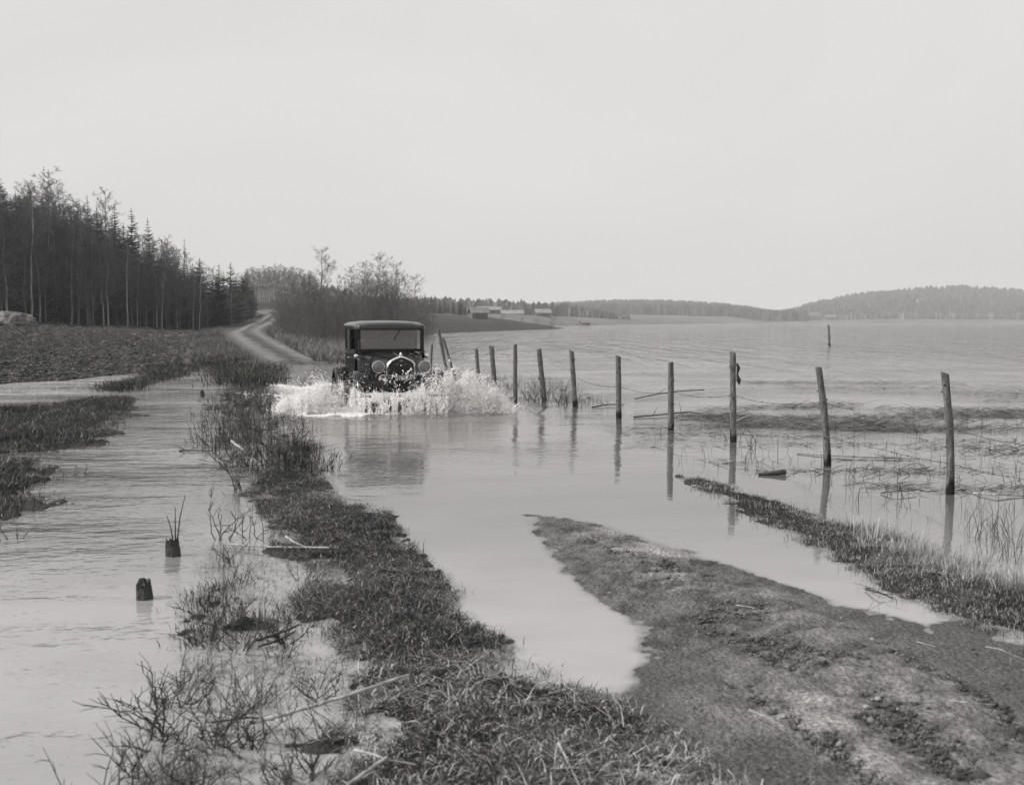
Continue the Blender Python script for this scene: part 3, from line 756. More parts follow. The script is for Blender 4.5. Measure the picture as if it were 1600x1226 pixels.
wire([pw(2, 676), pw(1, 680), (AT(1370,700,11.6)[0], 11.6, ZT(700, 11.6)), pw(0, 722), (AT(1620,752,8.6)[0], 8.6, ZT(752, 8.6))], 'lower wire passing behind the curved post to the nearest post', .03)
wire([(AT(1335,640,11.9)[0], 11.9, ZT(646, 11.9)), pw(0, 668), (AT(1640,690,8.4)[0], 8.4, ZT(700, 8.4))], 'wire attached halfway up the nearest post and leaving the picture at the right', .04)
wire([pw(6, 600), pw(5, 600), pw(4, 640)], 'slack wire between the leaning posts at the grass tufts', .09)

# ------------------------------------------------------------------ stumps, logs, sticks
stumpm = mat('wet_stump', .018, .7, noise=(.010, .04, 14, (1, 1, .4)), bump=(18, .03))
def stump(px, py, wpx, hpx, label, twigs=0):
    x, y, _ = G(px, py); s = y/F*1.03; r = wpx*s/2; h = hpx*s
    o = MB(); rings = []; seg = 22
    jag = [(rng.uniform(-.22, .08)+.16*math.sin(2*math.pi*_/seg+px))*h for _ in range(seg)]
    for i in range(7):
        t = i/6
        rings.append([(r*.95*(1.15-.35*t)*(1+.16*math.sin(3*2*math.pi*k/seg+px)+.08*rng.uniform(-1, 1))*math.cos(2*math.pi*k/seg)-.12*h*t,
                       r*(1.12-.25*t)*(1+.10*rng.uniform(-1, 1))*math.sin(2*math.pi*k/seg), -.12+(h+.12)*t + (jag[k] if i == 6 else 0)) for k in range(seg)])
    rings.append([(p[0]*.6, p[1]*.6, p[2]-.25*h) for p in rings[-1]])
    o.loft(rings); ob = o.build('tree_stump', stumpm, angle=30); ob.location = (x, y, 0)
    if twigs:
        tw = MB()
        for (dx, dz, b2) in ((-.02, .16, -.03), (.05, .30, .03), (.02, .22, -.01)):
            tw.tube([(dx*.3, 0, h*.6), (dx*.6+b2*.4, 0, h+dz*.5), (dx+b2, 0, h+dz)], [.006, .004, .002], 4)
        tw.build('twig', stumpm, ob)
    return tag(ob, label, 'stump', 'rotten stumps in the left ditch')
stump(273, 868, 23, 27, 'dark rotten stump with thin twigs on top, the farther of the two big ones', 1)
stump(227, 935, 27, 28, 'dark squat stump without twigs, nearest one in the left channel')
stump(317, 619, 7, 8, 'tiny dark stump far up the left channel')
pale_w = mat('bleached_wood', .3, .8, noise=(.10, .42, 26, (1, 1, 1)))
dark_w = mat('wet_dead_wood', .03, .75, noise=(.015, .05, 16, (1, 1, 1)))
clodm = mat('clod_earth', 1, .95, attr='tone')
grey_w = mat('grey_dead_wood', .16, .85, noise=(.10, .24, 18, (1, 1, 1)))
def stick(pts, r0, r1, m, label, name='stick', cat='stick', group=None, side=0):
    """pts: (px, py, height above ground/water)"""
    P = []
    for a, b_, z in pts:
        x, y, _ = G(a, b_, z); P.append((x, y, z))
    o = MB(); Q = []
    for i in range(len(P)-1):
        for k in range(4):
            t = k/4; Q.append(tuple(P[i][j]*(1-t)+P[i+1][j]*t + rng.uniform(-1, 1)*r0*.25 for j in range(3)))
    Q.append(P[-1]); rad = [r0+(r1-r0)*i/(len(Q)-1) for i in range(len(Q))]
    o.tube(Q, rad, 7)
    for k in range(side):
        i = rng.randrange(2, len(Q)-1); q = mathutils.Vector(Q[i]); d = mathutils.Vector((rng.uniform(-1, 1), rng.uniform(-1, 1), rng.uniform(0, .8))).normalized()*rng.uniform(.08, .2)
        o.tube([q, q+d*.5+mathutils.Vector((0, 0, .01)), q+d], [rad[i]*.5, rad[i]*.4, rad[i]*.2], 5)
    ob = o.build(name, m); base = mathutils.Vector(P[0])
    for v in ob.data.vertices: v.co -= base
    ob.location = base
    return tag(ob, label, cat, group)
stick([(388,1130,.03),(470,1108,.08),(560,1080,.16),(640,1054,.18)], .009, .006, pale_w, 'long straight bleached pole lying from the shallow water onto the grass verge', 'fallen_pole', 'pole')
stick([(430,1122,.04),(448,1140,.05),(462,1152,.02)], .010, .005, pale_w, 'short pale offshoot at the water end of the long pole')
stick([(360,850,.03),(400,853,.03),(450,855,.04),(515,855,.09)], .008, .006, pale_w, 'thin bleached branch lying level across the water edge above the big stumps')
stick([(447,838,.10),(462,848,.09),(480,855,.08)], .008, .005, pale_w, 'small forked pale twig crossing the level branch')
stick([(362,689,.10),(372,697,.08),(381,703,.05)], .016, .012, pale_w, 'short white stick among the far shrubs')
stick([(543,1226,.10),(575,1203,.12),(604,1183,.13)], .008, .006, pale_w, 'thick white stick in the grass at the bottom edge')
stick([(553,1170,.10),(600,1184,.13),(650,1194,.10)], .006, .002, pale_w, 'thin pale stick crossing the white stick at the bottom edge')
stick([(872,1160,.14),(890,1195,.12),(905,1226,.12)], .005, .003, pale_w, 'long straw-pale stem bending down at the bottom of the verge')
stick([(400,1000,.02),(430,992,.03),(468,975,.06)], .007, .005, dark_w, 'dark twin-looking wet branch beside the grassy islet', side=3)
stick([(405,1010,.02),(440,998,.02),(462,985,.05)], .006, .004, dark_w, 'second dark wet branch, just under the first by the islet')
stick([(330,1128,.03),(390,1120,.04),(440,1125,.02)], .005, .003, dark_w, 'dark branch floating under the long bleached pole', side=4)
stick([(445,1165,.01),(500,1160,.01),(560,1150,.04)], .007, .004, dark_w, 'thick dark branch in the shallows below the bleached pole', side=5)
stick([(280,704,.01),(300,703,.02),(328,704,.01)], .012, .006, dark_w, 'thin dark floating stick in the middle of the left channel', side=1)
stick([(1185,741,.01),(1205,739,.02),(1227,737,.03)], .012, .030, dark_w, 'short dark log floating between the second and third posts', 'floating_log', 'log')
stick([(992,623,.03),(1030,615,.06),(1062,611,.10),(1100,609,.04)], .012, .012, dark_w, 'long branch rising from the water behind the fourth post', 'floating_branch', 'branch', side=3)
stick([(990,651,.02),(1030,648,.03),(1075,643,.05),(1130,650,.02)], .014, .008, dark_w, 'long flat branch floating low behind the fourth post', 'floating_branch', 'branch', side=2)
stick([(925,636,.02),(950,632,.03),(975,632,.02)], .016, .008, dark_w, 'dark floating branch left of the fifth post', 'floating_branch', 'branch', side=2)
stick([(1245,708,.01),(1320,713,.02),(1435,717,.01)], .008, .006, grey_w, 'long thin grey pole floating between the two nearest posts', 'floating_branch', 'branch')
stick([(1376,770,.01),(1400,767,.04),(1432,766,.03)], .006, .004, dark_w, 'thin dark stick floating in front of the nearest post', 'floating_branch', 'branch')
stick([(1520,770,.01),(1555,772,.03),(1600,774,.01)], .010, .007, pale_w, 'bleached board-like stick floating at the right edge', 'floating_branch', 'branch')
stick([(1352,920,.01),(1372,925,.03),(1396,934,.01)], .006, .004, dark_w, 'forked dark twig lying in the puddle between road and bank', 'forked_twig', 'twig', side=5)
stick([(1150,945,.06),(1180,949,.08),(1160,960,.05)], .0025, .0015, pale_w, 'thin pale twig on the rough middle of the road')
stick([(1170,1108,.06),(1195,1118,.08),(1225,1135,.07)], .0025, .0015, pale_w, 'pale straw stem beside the left wheel track')
stick([(1478,1093,.07),(1510,1097,.08),(1555,1100,.07)], .0025, .0015, pale_w, 'long pale stem lying beside the right wheel track')
stick([(1432,1002,.06),(1448,1006,.06),(1462,1010,.06)], .0025, .0015, pale_w, 'short pale straw in the right wheel track')
stick([(1540,1010,.10),(1560,1013,.12),(1600,1030,.1)], .0025, .0015, pale_w, 'pale stem at the foot of the grass bank on the right')
# stones on the road
stm = mat('pale_stone', .25, .8, noise=(.15, .34, 12, (1, 1, 1)), bump=(30, .01))
def stone(px, py, wpx, label):
    x, y, _ = G(px, py); z = HZ(x, y); r = wpx*y/F/2
    o = MB(); N = 10; rings = []
    for i in range(1, 6):
        ph = math.pi*i/6
        rings.append([(r*math.sin(ph)*math.cos(2*math.pi*k/N)*(1+.15*rng.uniform(-1, 1)), r*.9*math.sin(ph)*math.sin(2*math.pi*k/N)*(1+.15*rng.uniform(-1, 1)), -r*.7*math.cos(ph)) for k in range(N)])
    o.loft(rings); ob = o.build('stone', stm, angle=50); ob.location = (x, y, z+r*.3); return tag(ob, label, 'stone', 'pale stones on the near road')
stone(1362, 1006, 9, 'small pale stone by the upper end of the right wheel track')
stone(1371, 1108, 11, 'roundish pale stone in the middle of the road, upper one of two close together')
stone(1353, 1122, 11, 'roundish pale stone in the middle of the road, lower one of two close together')
stone(1401, 1213, 16, 'large pale stone at the bottom edge of the road')
stone(1276, 1094, 7, 'tiny pale stone near the left wheel track, above the rough turf')
stone(1505, 1123, 8, 'small pale stone at the right, under the long pale stem')
stone(1322, 1167, 7, 'tiny pale stone low on the road between the tracks')
# ------------------------------------------------------------------ grass, reeds and litter
rs_ = np.random.RandomState(11)
grassm = mat('grass_blades', 1, .6, spec=.3, attr='tone', transl=.15)
def sample(poly, N, power=1.3, pad=0.0, mask=None):
    """points inside a world polygon, denser near the camera"""
    if abs(power-1) < .01: power = 1.01
    P = np.array(poly); x0, y0 = P.min(0)-pad; x1, y1 = P.max(0)+pad; y0 = max(y0, 1.6)
    xs, ys = [], []
    got = 0
    for _ in range(60):
        k = N*3; x = rs_.uniform(x0, x1, k); u = rs_.uniform(0, 1, k)
        a, b_ = y0**(1-power), y1**(1-power); y = (a+(b_-a)*u)**(1/(1-power))
        ok = sdist(x, y, P) > -pad*rs_.uniform(0, 1, k)
        px = CW + x/y*F; ok &= (px > -120) & (px < 1720)
        if mask is not None: ok &= mask(x, y)
        xs.append(x[ok]); ys.append(y[ok]); got += ok.sum()
        if got >= N: break
    return np.concatenate(xs)[:N], np.concatenate(ys)[:N]
def blades(name, x, y, z, L, W, lean, tone, label, dirs=None, droop=.5, straight=False):
    n_ = len(x); a = rs_.uniform(0, 2*np.pi, n_) if dirs is None else dirs
    lx, ly = np.cos(a), np.sin(a)
    wa = rs_.uniform(0, 2*np.pi, n_); wx, wy = np.cos(wa)*W/2, np.sin(wa)*W/2
    sl = np.sin(lean); cl = np.cos(lean)
    mx_, my_, mz_ = x+lx*sl*L*.5, y+ly*sl*L*.5, z+cl*L*.5
    l2 = np.clip(lean*(1+droop)+ (0 if straight else .35), 0, 2.1)
    tx_, ty_, tz_ = mx_+lx*np.sin(l2)*L*.5, my_+ly*np.sin(l2)*L*.5, mz_+np.cos(l2)*L*.5
    V = np.stack([np.stack([x-wx, y-wy, z-.01], 1), np.stack([x+wx, y+wy, z-.01], 1),
                  np.stack([mx_+wx*.8, my_+wy*.8, mz_], 1), np.stack([mx_-wx*.8, my_-wy*.8, mz_], 1),
                  np.stack([tx_, ty_, np.maximum(tz_, z*0-.02)], 1)], 1).reshape(-1, 3)
    b_ = np.arange(n_)[:, None]*5
    fs = np.concatenate([b_+np.array([[0, 1, 2, 3]]), b_+np.array([[3, 2, 4]])], 1).ravel()
    sz = np.tile([4, 3], n_)
    tt = np.repeat(np.clip(tone*.82, .008, .8), 5)
    me = mesh_np(name, V, fs, sz, {'tone': tone4(tt)})
    return tag(link_mesh(name, me, grassm), label, 'grass', kind='stuff')
def tones(x, y, lo, hi, straw, ps, s=40):
    n1 = fbm(x*1.2, y*1.2, 3, s)+.5; n2 = rs_.uniform(0, 1, len(x))
    t = lo + (hi-lo)*np.clip(n1*1.5-.35+.9*(n2-.5), 0, 1.3)
    st = rs_.uniform(0, 1, len(x)) < ps*(.3+1.6*np.clip(n1, 0, 1))
    return np.where(st, straw*rs_.uniform(.5, 1.2, len(x)), t)
def hz(x, y): return terrain(x, y)[0]
# verge
x, y = sample(POLY['verge'], 200000, 1.9, .04, lambda x, y: fbm(x*4, y*4, 3, 67)+.08*rs_.normal(size=len(x)) > -.08)
z = hz(x, y); k = z > -.05; x, y, z = x[k], y[k], z[k]; n_ = len(x)
nearf = sstep(6.0, 3.9, y)
t_ = tones(x, y, .004, .14, .6, .13)*(.85+.9*nearf)
blades('grass', x, y, np.maximum(z, -.03)+rs_.uniform(0, .022, n_)+.03*(vnoise(x*5, y*5, 15)-.4), rs_.uniform(.02, .10, n_), rs_.uniform(.0014, .0042, n_), np.where(rs_.rand(n_) < .12, rs_.uniform(.3, 1., n_), rs_.uniform(1.15, 1.68, n_)), t_, 'matted dark mossy grass with straw on the long verge between channel and road')
x, y = sample(POLY['verge'], 6000, 1.9, .02); z = hz(x, y); k = z > 0.0; x, y, z = x[k], y[k], z[k]; n_ = len(x)
blades('leaf_litter', x, y, z+.02, rs_.uniform(.015, .045, n_), rs_.uniform(.004, .012, n_), rs_.uniform(1.0, 1.6, n_), rs_.choice([.03, .05, .09, .2, .38], n_), 'dead leaves and bits of straw lying on the verge')['category'] = 'leaves'
x, y = sample(POLY['verge'], 9000, 2.0, .0, lambda x, y: fbm(x*2.5, y*2.5, 3, 68)+.08*rs_.normal(size=len(x)) > -.02); z = hz(x, y); k = z > -.01; x, y, z = x[k], y[k], z[k]; n_ = len(x)
blades('straw', x, y, z+rs_.uniform(.015, .05, n_), rs_.uniform(.05, .19, n_), rs_.uniform(.0015, .004, n_), rs_.uniform(1.35, 1.68, n_), rs_.uniform(.1, .4, n_)*(.7+1.1*sstep(6, 4, y)), 'bleached straw flattened over the verge', droop=0, straight=True)['category'] = 'straw'
# clumps of taller grass on the verge's edge
def tufts(name, poly, n_tufts, per, H, W, lo, hi, straw, ps, label, pad=.15, power=1.6, spread=.06, zmin=-.2):
    cx, cy = sample(poly, n_tufts, power, pad); cz = hz(cx, cy); k = cz > zmin; cx, cy, cz = cx[k], cy[k], cz[k]
    sc_ = rs_.uniform(.5, 1.3, len(cx)); tt = tones(cx, cy, lo, hi, straw, ps)
    x = np.repeat(cx, per)+rs_.normal(0, spread, len(cx)*per)*np.repeat(sc_, per); y = np.repeat(cy, per)+rs_.normal(0, spread, len(cx)*per)*np.repeat(sc_, per)
    z = np.maximum(np.repeat(cz, per), -.04); n_ = len(x)
    d = np.arctan2(y-np.repeat(cy, per), x-np.repeat(cx, per))+rs_.normal(0, .5, n_)
    return blades(name, x, y, z, rs_.uniform(.5, 1.1, n_)*H*np.repeat(sc_, per), W*rs_.uniform(.6, 1.3, n_), np.abs(rs_.normal(.35, .3, n_)), np.repeat(tt, per)*rs_.uniform(.6, 1.5, n_), label, dirs=d, droop=.8)
tufts('grass', POLY['verge'], 170, 12, .08, .004, .02, .12, .40, .18, 'small grass tufts standing up along the verge')
tufts('grass', POLY['islet'], 190, 12, .085, .004, .012, .05, .2, .05, 'dark wet grass on the islet beside the stumps', pad=.12)
tufts('grass', POLY['scrub'], 260, 16, .20, .008, .012, .06, .2, .05, 'dark scrubby grass standing in water at the far end of the verge', spread=.10, pad=.3)
tufts('grass', POLY['scrub_far'], 260, 14, .34, .02, .02, .07, .2, .1, 'dark scrub on the spit at the far end of the channel', spread=.3, pad=.5)
tufts('grass', POLY['spit'], 420, 14, .20, .014, .015, .06, .2, .1, 'dark rushes on the low spit below the ploughed field', spread=.2, pad=.2)
tufts('grass', POLY['leftbank'], 900, 14, .085, .006, .015, .075, .28, .10, 'dark tussocky grass on the bank at the left edge', spread=.09, pad=.12, zmin=-.03)
tufts('grass', POLY['bank'], 330, 20, .06, .0035, .02, .15, .42, .40, 'bleached tussock grass on the bank under the fence', spread=.06, pad=.14, power=1.9, zmin=-.08)
tufts('grass', gp([(1330,822),(1420,842),(1560,900),(1700,950),(1700,990),(1560,945),(1440,895),(1340,855)]), 170, 18, .17, .0032, .06, .26, .5, .5, 'tall pale dry grass round the foot of the nearest post', spread=.05, pad=.08, power=1.6)
tufts('grass', POLY['fencegrass'], 120, 11, .24, .007, .03, .13, .3, .3, 'grass tufts standing in the flood between the middle posts', spread=.12, pad=.3, zmin=-.5)
x, y = sample(POLY['bank'], 40000, 1.8, .03, lambda x, y: fbm(x*3, y*3, 3, 66)+.08*rs_.normal(size=len(x)) > -.05); z = hz(x, y); k = z > -.02; x, y, z = x[k], y[k], z[k]; n_ = len(x)
blades('grass', x, y, z, rs_.uniform(.015, .06, n_), rs_.uniform(.0015, .004, n_), rs_.uniform(.6, 1.55, n_), tones(x, y, .012, .14, .55, .32), 'short matted grass covering the fence bank')
x, y = sample(POLY['leftbank'], 16000, 1.5, .05); z = hz(x, y); k = z > -.02; x, y, z = x[k], y[k], z[k]; n_ = len(x)
blades('grass', x, y, z, rs_.uniform(.04, .12, n_), rs_.uniform(.004, .010, n_), rs_.uniform(.3, 1.3, n_), tones(x, y, .012, .09, .36, .14), 'short matted grass covering the bank at the left edge')
# rough turf and crumbs on the crown of the near road
def roadmask(x, y):
    a = linedist(x, y, gp([(1380,930),(1450,975),(1560,1030),(1700,1100),(1900,1250)])) > .42
    b_ = linedist(x, y, gp([(985,1060),(1060,1110),(1130,1180),(1230,1290),(1400,1500)])) > .33
    return a & b_ & (fbm(x*2.2, y*2.2, 3, 61)+.12*rs_.normal(size=len(x)) > -.02)
x, y = sample(POLY['road'], 30000, 2.0, 0, roadmask); z = hz(x, y); k = z > 0.005; x, y, z = x[k], y[k], z[k]; n_ = len(x)
blades('grass', x, y, z, rs_.uniform(.008, .035, n_), rs_.uniform(.002, .006, n_), rs_.uniform(.6, 1.5, n_), tones(x, y, .02, .14, .36, .10, 44), 'worn turf on the crown of the near road')
# gravel on the road
gx, gy = sample(POLY['road'], 15000, 2.1, 0, lambda x, y: roadmask(x, y) | (rs_.rand(len(x)) < .10)); gz = hz(gx, gy); k = gz > .016; gx, gy, gz = gx[k], gy[k], gz[k]
rr_ = np.exp(rs_.normal(math.log(.0045), .5, len(gx))); ang = rs_.uniform(0, 6.28, len(gx))
base = np.array([(1, 0, 0), (0, 1, 0), (-1, 0, 0), (0, -1, 0), (0, 0, .8), (0, 0, -.6)], float)
ca, sa = np.cos(ang), np.sin(ang)
B = base[None]*rr_[:, None, None]*rs_.uniform(.6, 1.4, (len(gx), 6, 1))
V = np.stack([B[..., 0]*ca[:, None]-B[..., 1]*sa[:, None]+gx[:, None], B[..., 0]*sa[:, None]+B[..., 1]*ca[:, None]+gy[:, None], B[..., 2]+gz[:, None]+.002], -1).reshape(-1, 3)
ft = np.array([(0,1,4),(1,2,4),(2,3,4),(3,0,4),(1,0,5),(2,1,5),(3,2,5),(0,3,5)])
fs = (np.arange(len(gx))[:, None, None]*6+ft[None]).ravel()
gme = mesh_np('gravel', V, fs, np.full(len(gx)*8, 3), {'tone': tone4(np.repeat(np.clip(rs_.lognormal(math.log(.10), .4, len(gx)), .03, .3), 6))})
tag(link_mesh('gravel', gme, mat('gravel', 1, .9, attr='tone')), 'fine gravel and soil crumbs on the near road', 'gravel', kind='stuff')
# clods turned up by the plough
def lumps(name, gx, gy, rr, tone, m, label, cat, flat=.8):
    gz = terrain(gx, gy)[0]; k = gz > .016; gx, gy, gz, rr, tone = gx[k], gy[k], gz[k], rr[k], tone[k]
    B = base[None]*rr[:, None, None]*rs_.uniform(.5, 1.5, (len(gx), 6, 1)); a = rs_.uniform(0, 6.28, len(gx)); c_, s_ = np.cos(a)[:, None], np.sin(a)[:, None]
    V = np.stack([B[..., 0]*c_-B[..., 1]*s_+gx[:, None], B[..., 0]*s_+B[..., 1]*c_+gy[:, None], B[..., 2]*flat+gz[:, None]], -1).reshape(-1, 3)
    me = mesh_np(name, V, (np.arange(len(gx))[:, None, None]*6+ft[None]).ravel(), np.full(len(gx)*8, 3), {'tone': tone4(np.repeat(tone, 6))})
    return tag(link_mesh(name, me, m), label, cat, kind='stuff')
gx, gy = sample(FIELD, 90000, 1.8)
lumps('clods', gx, gy, np.exp(rs_.normal(math.log(.035), .38, len(gx))), np.clip(rs_.lognormal(math.log(.036), .75, len(gx)), .012, .2), clodm, 'rough clods of earth all over the ploughed field', 'earth', .6)
gx, gy = sample(POLY['road'], 15000, 2.0, 0, lambda x, y: roadmask(x, y) & (fbm(x*1.5, y*1.5, 3, 97) > -.03))
lumps('crumbs', gx, gy, np.exp(rs_.normal(math.log(.006), .5, len(gx))), np.clip(rs_.lognormal(math.log(.06), .5, len(gx)), .02, .2), clodm, 'dark crumbs and turf lumps on the crown of the near road', 'earth', .8)
gx, gy = sample(POLY['road'], 3800, 1.9, 0, lambda x, y: roadmask(x, y) & (fbm(x*2.6, y*2.6, 3, 197) > .05))
lumps('clods', gx, gy, np.exp(rs_.normal(math.log(.013), .4, len(gx))), np.clip(rs_.lognormal(math.log(.04), .5, len(gx)), .012, .12), clodm, 'dark turf clods loose on the crown of the near road', 'earth', .6)
x, y = sample(POLY['road'], 1700, 1.9); z = hz(x, y); k = z > .01; x, y, z = x[k], y[k], z[k]; n_ = len(x)
blades('straw', x, y, z+.006, rs_.uniform(.015, .075, n_), rs_.uniform(.001, .003, n_), rs_.uniform(1.45, 1.6, n_), rs_.uniform(.08, .5, n_), 'scattered straws and twigs on the near road', droop=0, straight=True)['category'] = 'straw'
gx, gy = sample(POLY['verge'], 5000, 1.9, 0)
lumps('clods', gx, gy, np.exp(rs_.normal(math.log(.008), .45, len(gx))), np.clip(rs_.lognormal(math.log(.03), .5, len(gx)), .01, .1), clodm, 'small dark mossy lumps between the grass of the verge', 'earth', .8)
# grass beside the far road and field
farv = [G(300,573)[:2], G(345,569)[:2], G(395,567)[:2], PD(352,60), PD(345,80), PD(350,95), PD(318,95), PD(308,70)]
x, y = sample(farv, 22000, 1.3); z = hz(x, y); n_ = len(x)
blades('grass', x, y, z, rs_.uniform(.12, .45, n_), rs_.uniform(.015, .04, n_), rs_.uniform(.1, .9, n_), tones(x*.3, y*.15, .03, .11, .24, .35), 'rough grass on the strip between ploughed field and far road')
farv2 = [G(492,566)[:2], G(548,566)[:2], PD(590,62), PD(625,85), PD(600,88), PD(520,66), PD(452,66), PD(420,78), PD(420,70), PD(446,56)]
x, y = sample(farv2, 20000, 1.3); z = hz(x, y); n_ = len(x)
blades('grass', x, y, z, rs_.uniform(.15, .6, n_), rs_.uniform(.015, .04, n_), rs_.uniform(.1, .7, n_), tones(x*.3, y*.15, .05, .14, .30, .5), 'pale dead grass on the shore below the alder thicket')
# sprouts and drowned litter in the shallows left of the verge
shl = gp([(310,850),(430,862),(470,900),(540,1000),(560,1230),(420,1330),(180,1330),(240,1120),(300,1000)])
cl = lambda x, y: fbm(x*3.2, y*3.2, 3, 81)+.06*rs_.normal(size=len(x)) > .05
x, y = sample(shl, 1300, 1.6, 0, cl); n_ = len(x)
blades('grass', x, y, x*0-.01, rs_.uniform(.02, .10, n_), rs_.uniform(.0015, .0035, n_), np.abs(rs_.normal(.4, .4, n_)), tones(x, y, .008, .035, .3, .05), 'thin dark sprouts standing in the shallows left of the verge')
x, y = sample(shl, 2600, 1.6, 0, lambda x, y: fbm(x*2.4, y*2.4, 3, 83)+.06*rs_.normal(size=len(x)) > .08); n_ = len(x)
blades('reed_debris', x, y, rs_.uniform(.002, .012, n_), rs_.uniform(.02, .14, n_), rs_.uniform(.0015, .005, n_), np.clip(rs_.normal(1.52, .06, n_), 1.3, 1.6), rs_.choice([.02, .03, .05, .1, .3], n_), 'drowned straws and twigs floating among the near shrubs', droop=0, straight=True)['category'] = 'litter'
# upright reeds and floating reed debris in the lake
lk = gp([(1000,660),(1700,640),(1700,860),(1500,830),(1300,780),(1150,745),(1040,720)])
x, y = sample(lk, 520, 1.2); n_ = len(x)
blades('reeds', x, y, x*0-.02, rs_.uniform(.06, .28, n_), rs_.uniform(.004, .008, n_), np.abs(rs_.normal(0, .3, n_)), rs_.uniform(.03, .12, n_), 'sparse upright reed stubble in the lake beyond the fence', droop=.6)
x, y = sample(gp([(1480,800),(1590,830),(1700,900),(1560,880)]), 110, 1.2); n_ = len(x)
blades('reeds', x, y, x*0, rs_.uniform(.15, .42, n_), rs_.uniform(.004, .008, n_), np.abs(rs_.normal(0, .35, n_)), rs_.uniform(.06, .25, n_), 'taller dry stalks in the water beyond the nearest post', droop=.8)
def mats(poly, N, th, stretch, label, lo, hi, Lr, seed):
    def mk(x, y): return fbm(x*stretch[0], y*stretch[1], 3, seed)+.05*rs_.normal(size=len(x)) > th
    x, y = sample(poly, N, 1.05, .2, mk); n_ = len(x)
    d = rs_.normal(0, .35, n_)+np.pi*(rs_.uniform(0, 1, n_) > .5)
    blades('reed_debris', x, y, rs_.uniform(.0, .03, n_), rs_.uniform(*Lr, n_), rs_.uniform(.008, .03, n_), np.clip(rs_.normal(1.5, .1, n_), 1.2, 1.62), np.where(rs_.uniform(0, 1, n_) < .15, .35, rs_.uniform(lo, hi, n_)), label, dirs=d, droop=0, straight=True)['category'] = 'reeds'
mats(gp([(1100,640),(1250,633),(1400,628),(1750,628),(1750,672),(1500,676),(1250,670),(1130,662)]), 5200, .06, (.22, 1.8), 'wide belt of matted reed debris floating behind the nearest posts', .03, .14, (.10, .5), 71)
mats(gp([(1060,648),(1150,644),(1180,668),(1080,668)]), 700, .0, (.4, 2), 'thin left end of the floating debris belt', .04, .12, (.1, .4), 72)
mats(gp([(1150,596),(1400,598),(1750,606),(1750,622),(1420,616),(1350,612),(1200,604)]), 1300, .10, (.12, .8), 'farther thin lines of pale floating reeds in the lake', .08, .3, (.2, .8), 73)
mats(gp([(960,668),(1700,680),(1700,800),(1450,770),(1150,730),(1000,700)]), 1500, .10, (.5, 3.0), 'scattered floating straws in the calm water behind the fence', .04, .16, (.08, .35), 74)
mats(gp([(0,618),(130,612),(200,606),(210,600),(150,603),(0,616)]), 300, .05, (.3, 2), 'dark straws floating in the pool at the far left', .03, .08, (.2, .6), 75)
mats(gp([(330,640),(350,610),(470,650),(500,735),(450,750),(350,740)]), 900, .05, (.8, 4.0), 'dark twigs floating among the far shrubs', .015, .05, (.10, .4), 76)
# ------------------------------------------------------------------ bare twiggy shrubs in the flooded ditch
twigm = mat('bare_twigs', 1, .8, noise=(.8, 1.2, 10, (1, 1, 1)), attr='tone')
def shrub_mesh(nst, H, spread, r, seed, side=5, kink=.25):
    q = random.Random(seed); o = MB()
    for i in range(nst):
        a = q.uniform(0, 6.283); b0 = mathutils.Vector((q.gauss(0, .05)*spread/.2, q.gauss(0, .05)*spread/.2, -.08))
        d = mathutils.Vector((math.cos(a)*spread*q.uniform(.2, 1.2), math.sin(a)*spread*q.uniform(.2, 1.2), H)).normalized(); h = H*q.uniform(.55, 1.1)
        P = [b0]; o.tone = q.choice([.02, .025, .035, .06, .10])
        for k in range(6):
            d = (d + mathutils.Vector((q.gauss(0, kink), q.gauss(0, kink), q.gauss(.02, kink*.6)))).normalized(); P.append(P[-1]+d*(h+.08)/6)
        o.tube(P, [r*(1-.13*k) for k in range(7)], 4)
        for s_ in range(side):
            k = q.randrange(2, 6); e = (d+mathutils.Vector((q.gauss(0, .8), q.gauss(0, .8), q.gauss(.2, .5)))).normalized(); L = h*q.uniform(.15, .4)
            m_ = P[k]+e*L*.5; e2 = (e+mathutils.Vector((q.gauss(0, .35), q.gauss(0, .35), q.gauss(.2, .3)))).normalized()
            o.tube([P[k], m_, m_+e2*L*.5], [r*.5, r*.4, r*.2], 3)
    return o
def shrub(px, py, hpx, wpx, nst, label, seed, rpx=1.6, **kw):
    x, y, _ = G(px, py); s = y/F
    ob = shrub_mesh(nst, hpx*s, wpx*s, rpx*s*.5, seed, **kw).build('bare_shrub', twigm, tone=True, smooth=False); ob.location = (x, y, 0)
    return tag(ob, label, 'shrub', 'leafless shrubs in the flooded ditch')
